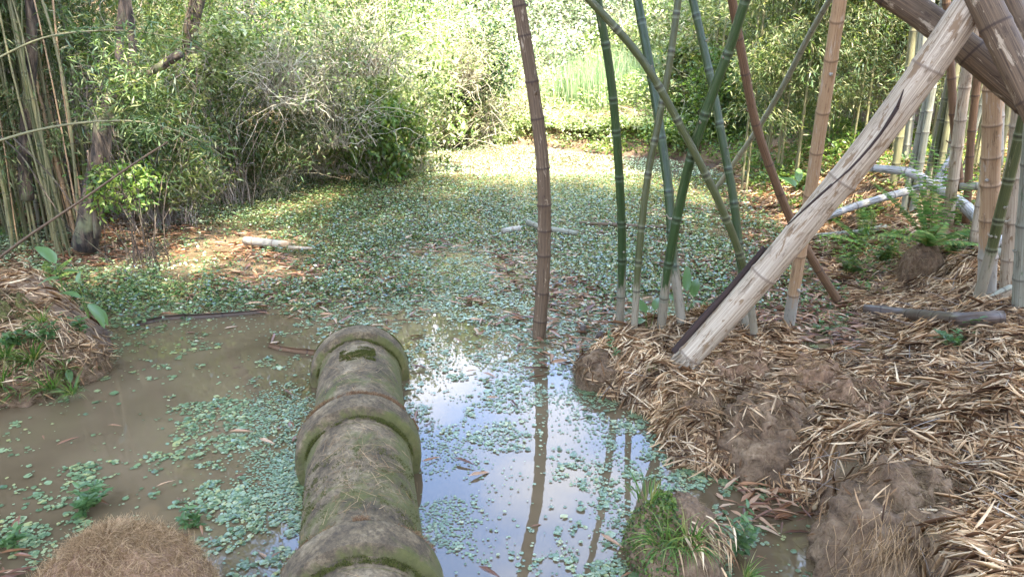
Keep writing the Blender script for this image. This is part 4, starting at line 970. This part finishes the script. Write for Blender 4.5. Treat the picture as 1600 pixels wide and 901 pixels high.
log('charred vertical stub poking from the pond beside the mound', [(911, 524), (911, 508)], 10, 9, 'wet_log', [5.45, 5.45])
log('short dark stub at the back edge of the mound', [(935, 530), (940, 518)], 12, 9, 'wet_log', [5.3, 5.3])
# curved split bamboo floating in the dark water
for lab, pts, w0, w1, mt in [('long curved split bamboo half floating on the dark water at left', [(216, 506), (268, 496), (318, 494), (370, 490), (416, 486)], 11, 6, 'wet_log'),
                              ('orange brown split bamboo piece touching the far pipe collar', [(418, 538), (445, 545), (498, 551)], 7, 9, 'culm_red')]:
    P = [at_z(x, y, .02) for x, y in pts]; org = P[0]
    me, T, _ = culm_mesh('split', [p - org for p in P], w0 / 2 / FPX * depth(P[0]), w1 / 2 / FPX * depth(P[-1]), M[mt], 9, .3, arc=(R(150), R(330)))
    tt = thing('split_bamboo', lab, 'bamboo piece', org); part('shell', me, tt)
# small sticks and stones on the right bank
for lab, px, py, s in [('rounded grey stone sunk in the litter at the upper right of the bank', 1440, 592, .06), ('flat stone at the right edge of the litter', 1588, 668, .05), ('small brown stone left of the grey one on the litter', 1400, 600, .045), ('dark stone near the right edge under the dead log', 1560, 590, .07)]:
    p = hit(px, py); V, F, d, r = blob(p, s, s * .8, s * .6, 'stone', int(px), .2, 14); solo('stone', mesh_np('stone', V, F, M['stone'], True), p, lab, 'stone')

# ------------------------------------------------------------------ thickets: thin leafy bamboos, copied
def bamboo_variant(k, H, n, mat, low, spread, ls, lean, label, group, key, ncul=1, nb=46):
    t = thing('thin_bamboo', label, 'bamboo', (0, 0, -50), group)
    top = np.array([lean[0] * H, lean[1] * H, H]); mid = np.array([lean[0] * H * .25, lean[1] * H * .25, H * .55])
    me, T, fine = culm_mesh('culm', [np.zeros(3) - [0, 0, .1], mid, top], .019, .006, M['culm_thin'], 6, None); part('culm', me, t)
    z = low + (1 - low) * rng.random(nb) ** .8; j = np.clip((z * 199).astype(int), 0, 199); b0 = fine[j]; a = rng.uniform(0, 6.28, nb)
    bl = spread * rng.uniform(.4, 1, nb) * (1.1 - .5 * z); bd = np.stack([np.cos(a), np.sin(a), rng.uniform(.1, .8, nb)], 1)
    (SV, SF), ctr = strands(b0, bd, bl, .004, 6, .10, .10, .3, True); part('twigs', mesh_np('twigs', SV, SF, M['culm_thin']), t)
    cc = ctr[:, 2:].reshape(-1, 3); i = rng.integers(0, len(cc), n); p = cc[i] + rng.normal(size=(n, 3)) * .09 * spread
    dirs = nrm(ctr[:, -1] - ctr[:, 0]); dd = np.repeat(dirs, 5, 0)[i % (len(dirs) * 5)] * .7 + rng.normal(size=(n, 3)) * .6 + np.array([0, 0, -.35])
    Mx = frames(dd, np.stack([rng.normal(size=n) * .6, rng.normal(size=n) * .6, np.ones(n)], 1)); l = rng.uniform(.55, 1.25, n) * ls
    V, F = scatter(*DIAM, p, Mx, np.stack([l * .14, l, l * .5], 1)); part('foliage', mesh_np('foliage', V, F, M[mat]), t)
    return t
def place(protos, spots, label):
    used = set()
    for i, (x, y, s) in enumerate(spots):
        o = protos[i % len(protos)]; z = float(hgt(x, y)); rz = random.uniform(0, 6.28)
        if id(o) not in used: used.add(id(o)); o.location = (x, y, z); o.rotation_euler = (0, 0, rz); o.scale = (s, s, s); o['label'] = label
        else: copy_thing(o, (x, y, z), rz, s, label)
def spots_px(pxs, Ys, n, smin=.85, smax=1.2, jitter=0):
    out = []
    for _ in range(n):
        px = random.uniform(*pxs); Y = random.uniform(*Ys); D = Y * CP + 1.6 * SP; out.append(((px - 800) / FPX * D, Y, random.uniform(smin, smax)))
    return out
gr = 'thin bamboos of the right thicket'; lr = 'thin leafy bamboo in the thicket on the far right bank'
pr = [bamboo_variant(k, 5.6, 5600, 'bamboo_leaf_light' if k != 2 else 'bamboo_leaf', .12, .95, .098, (random.uniform(-.08, .05), random.uniform(-.1, .05)), lr, gr, k) for k in range(5)]
place(pr, spots_px((1150, 1640), (10.6, 13.0), 56) + spots_px((1080, 1700), (13, 17), 46, 1, 1.4), lr)
gl = 'thin bamboos of the left thicket'; ll = 'thin leafy bamboo in the thicket at the left'
pl = [bamboo_variant(10 + k, 6.8, 5600, 'bamboo_leaf', .17, 1.0, .10, (random.uniform(-.05, .12), random.uniform(-.1, .05)), ll, gl, k) for k in range(5)]
place(pl, spots_px((-120, 140), (7.6, 9.6), 30) + spots_px((-200, 420), (10, 14), 40, 1, 1.35) + [(-6.3, 6.9, 1.1), (-6.9, 6.2, 1), (-7.4, 7, 1.1)], ll)
# bare straight culms of the front left rank
g2 = 'bare thin culms of the left thicket'
for i in range(64):
    px = random.choice([5, 95, 118, 134, 12, 22, 30, 45, 52, 66, 72, 85, 98, 104, 112, 125, 20, 80]) + random.uniform(-7, 7); Y = random.uniform(7.5, 9.5); D = Y * CP + 1.9 * SP; x = (px - 800) / FPX * D; z = float(hgt(x, Y))
    H = random.uniform(4.5, 6.5); w = random.choice([.007, .009, .012, .016, .022]); mt = random.choice(['culm_thin', 'culm_olive', 'culm_thin', 'culm_olive', 'culm_tan'])
    me, T, _ = culm_mesh('culm', [(0, 0, -.1), (random.uniform(-.15, .15), 0, H * .5), (random.uniform(-.5, .5), random.uniform(-.3, .3), H)], w, w * .6, M[mt], 7, .35)
    t = thing('bamboo_pole', 'bare thin culm among the poles at the left edge', 'bamboo', (x, Y, z), g2); part('culm', me, t)
# a rank of grey green straight culms behind the white logs
g3 = 'straight grey green culms behind the white logs'
for i in range(24):
    px = 1395 + i * 9.0 + random.uniform(-6, 6); Y = random.uniform(7.8, 9.6); D = Y * CP + 1.6 * SP; x = (px - 800) / FPX * D; z = float(hgt(x, Y)); w = random.uniform(.022, .045)
    me, T, _ = culm_mesh('culm', [(0, 0, -.1), (random.uniform(-.15, .15), 0, 2.6), (random.uniform(-.5, .5), random.uniform(-.3, .3), 6.2)], w, w * .7, M[random.choice(['culm_grey', 'culm_thin', 'culm_grey', 'culm_olive'])], 9, .3)
    t = thing('bamboo_pole', 'straight grey green culm in the rank behind the white logs', 'bamboo', (x, Y, z), g3); part('culm', me, t)

# ------------------------------------------------------------------ trees and shrubs of the left and the far bank
def limb(pts_px, Ys, w0, w1, org, rough=.12):
    P = [at_y(x, y, Y) - org for (x, y), Y in zip(pts_px, Ys)]
    return culm_mesh('limb', P, w0 / 2 / FPX * Ys[0] * .98, w1 / 2 / FPX * Ys[-1] * .98, M['bark'], 16, None, rough=rough)[0]
base = hit(143, 342); base[1] = 7.6; base = at_y(143, 342, 7.6)
t = thing('old_tree', 'old tree with rough flaking bark forking at the left bank', 'tree', base)
part('trunk', limb([(132, 388), (140, 345), (146, 300), (158, 240), (160, 190), (176, 150)], [7.6] * 6, 40, 22, base), t)
part('limb', limb([(176, 152), (204, 110), (206, 50), (196, -20)], [7.6, 7.6, 7.65, 7.7], 15, 9, base), t)
part('limb', limb([(172, 160), (215, 128), (258, 100), (282, 84)], [7.6, 7.5, 7.4, 7.35], 11, 13, base), t)
part('limb', limb([(190, 130), (186, 70), (192, 0), (190, -30)], [7.62, 7.8, 7.9, 8], 14, 10, base), t)
base = at_y(42, 305, 7.9); t = thing('slim_tree', 'dark slim tree trunk among the poles at the left', 'tree', base)
part('trunk', limb([(42, 312), (38, 240), (44, 160), (50, 60), (46, -20)], [7.9] * 5, 20, 13, base), t)
base = at_y(149, 345, 7.35); t = thing('grey_snag', 'bare grey snag leaning against the old left tree', 'dead tree', base)
me = culm_mesh('snag', [at_y(x, y, 7.35) - base for x, y in [(153, 372), (150, 348), (146, 310), (140, 270), (137, 235)]], 0.035, .009, M['bark'], 10, None, rough=.1)[0]; part('trunk', me, t)
base = at_y(300, 120, 10.5); base[2] = float(hgt(base[0], 10.5)); t = thing('far_tree', 'brown tree trunk rising out of the foliage left of centre', 'tree', base)
part('trunk', limb([(292, 250), (296, 120), (298, 50), (312, -10), (330, -80)], [10.5, 10.4, 10.3, 10.3, 10.2], 26, 18, base), t)

# arching stems at the left
for lab, pts, Y, w0, w1 in [('long thin green stem arching low across the left foliage', [(-40, 232), (60, 203), (150, 190), (230, 192), (300, 214), (352, 246)], 5.6, 5, 1.5),
                            ('long thin green stem arching high across the left foliage', [(-40, 110), (60, 62), (140, 49), (220, 50), (300, 66)], 5.8, 4, 1.3),
                            ('straight bare stick slanting up from the left edge over the pond', [(-40, 432), (40, 372), (120, 318), (200, 262), (262, 222)], 5.2, 5, 3),
                            ('bare twig slanting down from the left edge to the bank', [(-30, 190), (30, 240), (70, 300), (100, 345)], 6.6, 2.5, 2),
                            ('thin dry twig crossing in front of the old left tree', [(20, 215), (80, 275), (120, 330), (136, 345)], 6.8, 2.5, 2)]:
    P = [at_y(x, y, Y) for x, y in pts]; org = P[0]; t = thing('thin_branch', lab, 'branch', org)
    part('stem', culm_mesh('stem', [p - org for p in P], w0 / 2 / FPX * Y, w1 / 2 / FPX * Y, M['culm_thin'] if 'green' in lab else M['bark'] if 'twig' in lab else M['culm_brown'], 7, None)[0], t)
    if 'green' in lab:
        n = 150; tt = rng.uniform(.45, 1, n); q = np.array([spline([p - org for p in P], 60)[int(v * 59)] for v in tt]); n_ = len(q)
        d = np.stack([rng.normal(size=n_), rng.normal(size=n_), -rng.random(n_) * .9], 1); l = rng.uniform(.06, .13, n_)
        V, F = scatter(*LANCE, q + rng.normal(size=(n_, 3)) * .05, frames(d), np.stack([l * .13, l, l * .4], 1)); part('leaves', mesh_np('leaves', V, F, M['bamboo_leaf']), t)

def shrub(label, px, py, Y, rx, rz, n, mat, ls, twmat='twig', nt=60, k=46, ry=None, wl=.45, group=None, name='shrub', droop=.5, cat='shrub', wob=.22, tmpl=DIAM, trad=.007, gz=None):
    c = at_y(px, py, Y); g = float(hgt(c[0], Y)) if gz is None else gz; org = np.array([c[0], Y, g]); ry = ry or rx * .8
    t = thing(name, label, cat, org, group); cz = c[2] - g
    u = rng.normal(size=(k, 3)); u = u / np.linalg.norm(u, axis=1, keepdims=True) * rng.random((k, 1)) ** .4
    cc = np.array([0, 0, cz]) + u * np.array([rx, ry, rz]); cc[:, 2] = np.maximum(cc[:, 2], .05)
    st = rng.normal(size=(nt, 3)) * np.array([rx * .22, ry * .22, 0]) ; tgt = cc[rng.integers(0, k, nt)]; d = tgt - st; L = np.linalg.norm(d, axis=1)
    (SV, SF), ctr = strands(st, d + np.array([0, 0, .3]), L * 1.15, trad, 9, wob * .6, .03, .25, True)
    m = nt * 5; s2 = ctr[rng.integers(0, nt, m), rng.integers(3, 10, m)]
    S2 = strands(s2, rng.normal(size=(m, 3)), rng.uniform(.2, .8, m) * min(rx, rz) * .9, trad * .4, 7, wob, .05, .3)
    V, F = join([(SV, SF), S2]); part('branches', mesh_np('branches', V, F, M[twmat]), t)
    if n:
        i = rng.integers(0, k, n); p = cc[i] + rng.normal(size=(n, 3)) * np.array([rx, ry, rz]) * .17; p[:, 2] = np.maximum(p[:, 2], .03)
        d = np.stack([rng.normal(size=n), rng.normal(size=n), rng.normal(size=n) * .5 - droop], 1); l = rng.uniform(.6, 1.25, n) * ls
        V, F = scatter(*tmpl, p, frames(d, np.stack([rng.normal(size=n) * .6, rng.normal(size=n) * .6, np.ones(n)], 1)), np.stack([l * wl, l, l * .4], 1))
        part('foliage', mesh_np('foliage', V, F, M[mat]), t)
    return t
shrub('bright yellow green leafy bush overhanging the pond left of centre', 630, 165, 12.6, .95, 1.25, 6500, 'yellow_leaf', .10, 'twig_pale', 60)
shrub('dark leaved drooping bush at the water under the yellow green one', 590, 215, 11.9, .75, .65, 3600, 'shrub_leaf', .11, 'twig_pale', 50, droop=.9)
shrub('olive bush left of the yellow green one', 500, 190, 12.2, 1.0, 1.0, 3400, 'yellow_leaf', .08, 'twig_pale', 70)
shrub('green bush low over the pond at the left middle', 400, 215, 10.6, .95, .75, 7000, 'bamboo_leaf', .10, 'twig_pale', 50, wl=.16, k=60)
shrub('dark green bush behind the arching stems at the left', 300, 210, 10.2, .9, .8, 7000, 'bamboo_leaf', .10, 'twig_pale', 50, wl=.16, k=60)
shrub('light green bush at the shore in front of the left foliage', 255, 285, 8.9, .75, .36, 2600, 'bamboo_leaf_light', .10, 'twig', 30, wl=.2)
shrub('green leaves hanging beside the old left tree', 245, 200, 9.0, .7, .7, 3600, 'bamboo_leaf', .12, 'twig', 40, wl=.16)
shrub('light leafy branches hanging in front of the old left tree', 205, 130, 7.2, .55, .45, 1500, 'bamboo_leaf', .09, 'bark', 10, wl=.17)
shrub('low leafy growth round the foot of the old left tree', 190, 290, 7.3, .4, .25, 900, 'shrub_leaf', .07, 'bark', 12)
shrub('small bright sprig of leaves in the dark upper left foliage', 350, 60, 10.0, .35, .3, 600, 'yellow_leaf', .09, 'twig', 20)
shrub('second bright sprig of leaves below the upper left one', 330, 105, 9.9, .3, .22, 450, 'yellow_leaf', .09, 'twig', 20)
shrub('dark feathery foliage mass at upper left', 250, 50, 10.8, 1.4, 1.2, 13000, 'bamboo_leaf', .10, 'twig', 60, wl=.15, k=90)
shrub('feathery foliage mass at the top left corner', 80, 60, 9.2, 1.3, .9, 11000, 'bamboo_leaf', .10, 'twig', 60, wl=.15, k=80)
shrub('dark foliage mass behind the dry vines', 400, 120, 12.6, 1.4, 1.4, 6000, 'shrub_leaf', .09, 'twig', 60, k=90)
# dry grey vine tangles
for lab, px, py, Y, rx, rz, mt in [('grey tangle of bare vines at the upper left of centre', 430, 70, 10.6, 1.0, .9, 'twig_pale'), ('grey brown tangle of dry vines hanging beside the yellow green bush', 500, 120, 11.2, .9, 1.1, 'twig_pale'),
                                   ('dry vine tangle high above the yellow green bush', 565, 30, 11.8, 1.1, .9, 'twig_pale'), ('pale bare vine tangle right of the yellow green bush', 710, 60, 14.8, 1.0, .9, 'twig_pale'),
                                   ('low tangle of dead branches on the far left bank', 720, 160, 15.6, .9, .7, 'twig_pale'), ('sun bleached brushwood in the middle of the far bank', 800, 120, 17.5, 1.1, 1.1, 'twig_pale')]:
    shrub(lab, px, py, Y, rx, rz, 2200, 'yellow_leaf', .075, mt, 110, 70, name='dry_vines', cat='vines', wob=.5, trad=.009, gz=(float(at_y(px, py, Y)[2]) - rz * .9 if py < 130 else None))
# shrubs darkened to stand for a shaded hollow, and the sunlit growth of the far bank
shrub('shade coloured shrub added in the dark hollow left of the brown pole', 758, 100, 15.9, .55, .85, 3000, 'gap_shade_leaf', .10, 'twig', 50)
shrub('low shade coloured shrub at the shore right of the drooping bush', 712, 150, 15.2, .45, .25, 1200, 'gap_shade_leaf', .09, 'bark', 30)
shrub('dark leafy bush on the far shore behind the reddish dead culm', 1130, 150, 14.2, .7, .8, 3500, 'shrub_leaf', .09, 'bark', 40)
FB = [(700, 205, 15.8, .8, .5, 'yellow_leaf'), (770, 205, 16.4, .8, .45, 'yellow_leaf'), (860, 212, 16.4, .9, .4, 'yellow_leaf'), (930, 222, 15.6, .7, .35, 'yellow_leaf'), (1000, 215, 15.2, .8, .4, 'yellow_leaf'), (1070, 205, 14.6, .8, .6, 'shrub_leaf')]
nm = ['first bright low bush on the far shore from the left', 'second low bush on the far shore, left of the brown pole', 'low yellow bush right behind the brown pole', 'yellow flowering low bush on the far shore by the green culms', 'low bush behind the crossing green culms', 'green low bush at the right end of the far shore']
for (a, lab) in zip(FB, nm): shrub(lab, *a[:5], 3600, a[5], .085, 'twig_pale', 40)
BK = [(660, 40, 20, 1.6, 2.0, 'sun_pale_leaf'), (790, 30, 21, 1.6, 2.0, 'sun_pale_leaf'), (900, 50, 22, 1.8, 2.2, 'sun_pale_leaf'), (1000, 40, 21, 1.8, 2.2, 'sun_pale_leaf'), (1090, 60, 18.5, 1.5, 1.9, 'yellow_leaf'), (1080, 150, 15.8, .9, 1.0, 'bamboo_leaf_light'),
      (960, 110, 20, 1.3, 1.2, 'yellow_leaf'), (860, 120, 20, 1.2, 1.2, 'sun_pale_leaf'), (1150, 100, 17, 1.4, 1.6, 'bamboo_leaf_light'), (560, 60, 17, 1.8, 2.2, 'shrub_leaf')]
for i, a in enumerate(BK):
    shrub('pale sunlit bush on the slope beyond the pond', *a[:5], 8500, a[5], .12, 'twig_pale', 90, 110, group='sunlit bushes on the far slope', trad=.012)
# low green growth that covers the far bank
def ground_cover(n, x0, x1, y0, y1, hmax, mat, ls, name, label, seed, thr=.44):
    X = rng.uniform(x0, x1, n); Y = rng.uniform(y0, y1, n); g = hgt(X, Y); q = fbm2(X, Y, 1.1, 4, seed)
    k = (g > .02) & (rng.random(n) < sst(thr - .08, thr + .06, q)); X, Y, g, q = X[k], Y[k], g[k], q[k]; N = len(X)
    Z = g + rng.random(N) * hmax * sst(thr - .1, .75, q); d = np.stack([rng.normal(size=N), rng.normal(size=N), rng.normal(size=N) * .6 + .1], 1)
    l = rng.uniform(.6, 1.3, N) * ls; V, F = scatter(*DIAM, np.stack([X, Y, Z], 1), frames(d, np.stack([rng.normal(size=N) * .6, rng.normal(size=N) * .6, np.ones(N)], 1)), np.stack([l * .4, l, l * .4], 1))
    solo(name, mesh_np(name, V, F, M[mat]), label=label, cat='ground cover', kind='stuff')
ground_cover(80000, -6, 7, 14.0, 24, .9, 'yellow_leaf', .09, 'far_bank_weeds', 'sunlit yellow green weeds covering the far bank', 4, .30)
ground_cover(26000, 1.0, 6.5, 10.2, 15.5, .40, 'shrub_leaf', .08, 'far_right_weeds', 'green weeds along the far right shore behind the culms', 6, .40)
ground_cover(16000, 2.2, 6.5, 6.2, 10.5, .22, 'shrub_leaf', .05, 'right_bank_weeds', 'patches of low green weeds on the litter of the right bank', 7, .55)
ground_cover(16000, -8, -3, 8.2, 11.5, .35, 'shrub_leaf', .07, 'left_bank_weeds', 'low green weeds along the shore under the left thicket', 9, .48)
# reeds
for i, (px, py, Y) in enumerate([(905, 205, 17.4), (940, 200, 17.0), (975, 205, 17.6), (1015, 205, 16.8), (1050, 200, 16.4), (880, 195, 18.2), (1000, 195, 18.6), (955, 190, 18.8), (1040, 190, 18.0), (920, 190, 19.2)]):
    c = at_y(px, py, Y); c[2] = float(hgt(c[0], Y)); tuft('reed_clump', 'clump of tall pale green reeds on the far bank behind the culms', 'reeds', c, 260, 1.25, .03, .5, 'reed', .5, (0, 0), 'reed clumps on the far bank', flat=.25, nseg=4)
# tall trees that close the view round the clearing (their crowns are what the water mirrors)
def tall_tree(label, x, y, h, rx, n, mat, group):
    g = float(hgt(x, y)); t = thing('tall_tree', label, 'tree', (x, y, g), group)
    part('trunk', culm_mesh('trunk', [(0, 0, -.2), (.1, 0, h * .35), (-.1, .1, h * .75)], .16, .06, M['bark'], 10, None, rough=.1)[0], t)
    key = (mat, rx, n)
    if key not in _cr:
        k = 120; u = rng.normal(size=(k, 3)); u = u / np.linalg.norm(u, axis=1, keepdims=True) * rng.random((k, 1)) ** .35; cc = u * np.array([rx, rx, h * .38])
        i = rng.integers(0, k, n); p = cc[i] + rng.normal(size=(n, 3)) * rx * .13; d = rng.normal(size=(n, 3)) + np.array([0, 0, -.4]); l = rng.uniform(.6, 1.2, n) * .20
        V, F = scatter(*DIAM, p, frames(d), np.stack([l * .4, l, l * .4], 1)); SV, SF = strands(np.tile([[0, 0, -h * .25]], (60, 1)), cc[:60] + np.array([0, 0, h * .25]), np.linalg.norm(cc[:60] + np.array([0, 0, h * .25]), axis=1), .02, 6, .1, 0, .2)
        _cr[key] = (mesh_np('crown', V, F, M[mat]), mesh_np('limbs', SV, SF, M['bark']))
    for nm_, me in zip(('crown', 'limbs'), _cr[key]): c = part(nm_, me, t); c.location = (0, 0, h * .64)
for i, (x, y, h) in enumerate([(-9.5, 9, 8.5), (-8.2, 12, 8), (-6.5, 14.5, 7.5), (-10.5, 15, 9), (-4.6, 17.5, 6.5), (-2.5, 21.5, 5.2), (.8, 24, 4.8), (4, 23, 5.0), (6.8, 19, 6.5), (10.5, 17, 7), (12.5, 11.5, 7), (-7.5, 20, 8), (7, 25, 8), (-1, 29, 6.5), (3, 31, 7), (-8.8, 6.0, 8)]):
    tall_tree('tall leafy tree closing the view beyond the thickets', x, y, h, 2.3, 9000, 'shrub_leaf' if i % 2 else 'bamboo_leaf_light', 'tall trees round the pond')
# arching bamboos added out of view so their crowns shade the near water
g4 = 'arching bamboos added out of view for shade'
for i, (bx, by, tx, ty, tz) in enumerate([(-4.9, -2.8, -2.6, -2.6, 9.0), (-5.2, -2.1, -0.2, -2.9, 9.5), (5.4, -2.5, 2.2, -2.6, 9.1), (5.3, -3.0, 4.6, -2.4, 9.6), (6.0, -1.0, 6.8, -1.6, 9.1), (-5.4, -0.1, -1.4, -0.6, 9.6), (5.3, -0.6, 1.0, -0.8, 9.4), (5.4, -0.5, 3.4, -0.4, 9.0), (6.1, 0.5, 5.8, 0.4, 9.1), (-5.4, 1.1, -3.6, 0.3, 9.6), (-7.3, 0.8, -0.4, 1.0, 9.4), (6.1, 0.5, 2.2, 1.2, 9.1), (6.6, 0.6, 4.4, 1.5, 8.9), (-7.4, 2.0, -5.2, 2.4, 9.3), (-7.3, 4.5, -5.8, 4.8, 9.7), (5.8, 2.4, 6.4, 2.6, 9.1), (-7.5, 6.2, -7.2, 6.6, 9.3), (-4.9, -2.8, 0.9, -1.9, 9.1), (5.8, -2.1, 3.0, -1.6, 9.2), (5.7, -1.7, 4.9, -0.8, 9.5), (-5.8, 1.1, -2.2, 0.6, 9.7), (5.5, 1.3, 1.2, 0.4, 9.5), (6.1, 1.1, 3.4, 0.9, 9.6), (-5.0, -1.3, -3.2, -1.2, 9.0), (-5.8, -2.2, -1.6, -1.9, 8.9), (5.4, 1.2, 5.0, 0.6, 9.2), (5.3, -3.4, 2.2, -4.4, 9.2), (-4.9, -5.3, -1.0, -4.4, 9.0), (5.3, -4.5, 5.6, -3.6, 9.3), (-7.6, 5.2, -3.5, 4.7, 9.6), (-8.1, 4.6, -6.6, 3.4, 9.3)]):
    g = float(hgt(bx, by)); t = thing('shade_bamboo', 'tall arching bamboo added out of view to shade the near water', 'bamboo', (bx, by, g), g4)
    e = np.array([tx - bx, ty - by, tz - g]); me, T, _ = culm_mesh('culm', [(0, 0, -.2), e * np.array([.12, .12, .45]), e * np.array([.45, .45, .85]), e], .04, .012, M['culm_olive'], 9, .4)
    part('culm', me, t); add_crown(t, e, S, key=random.choice('ab'))
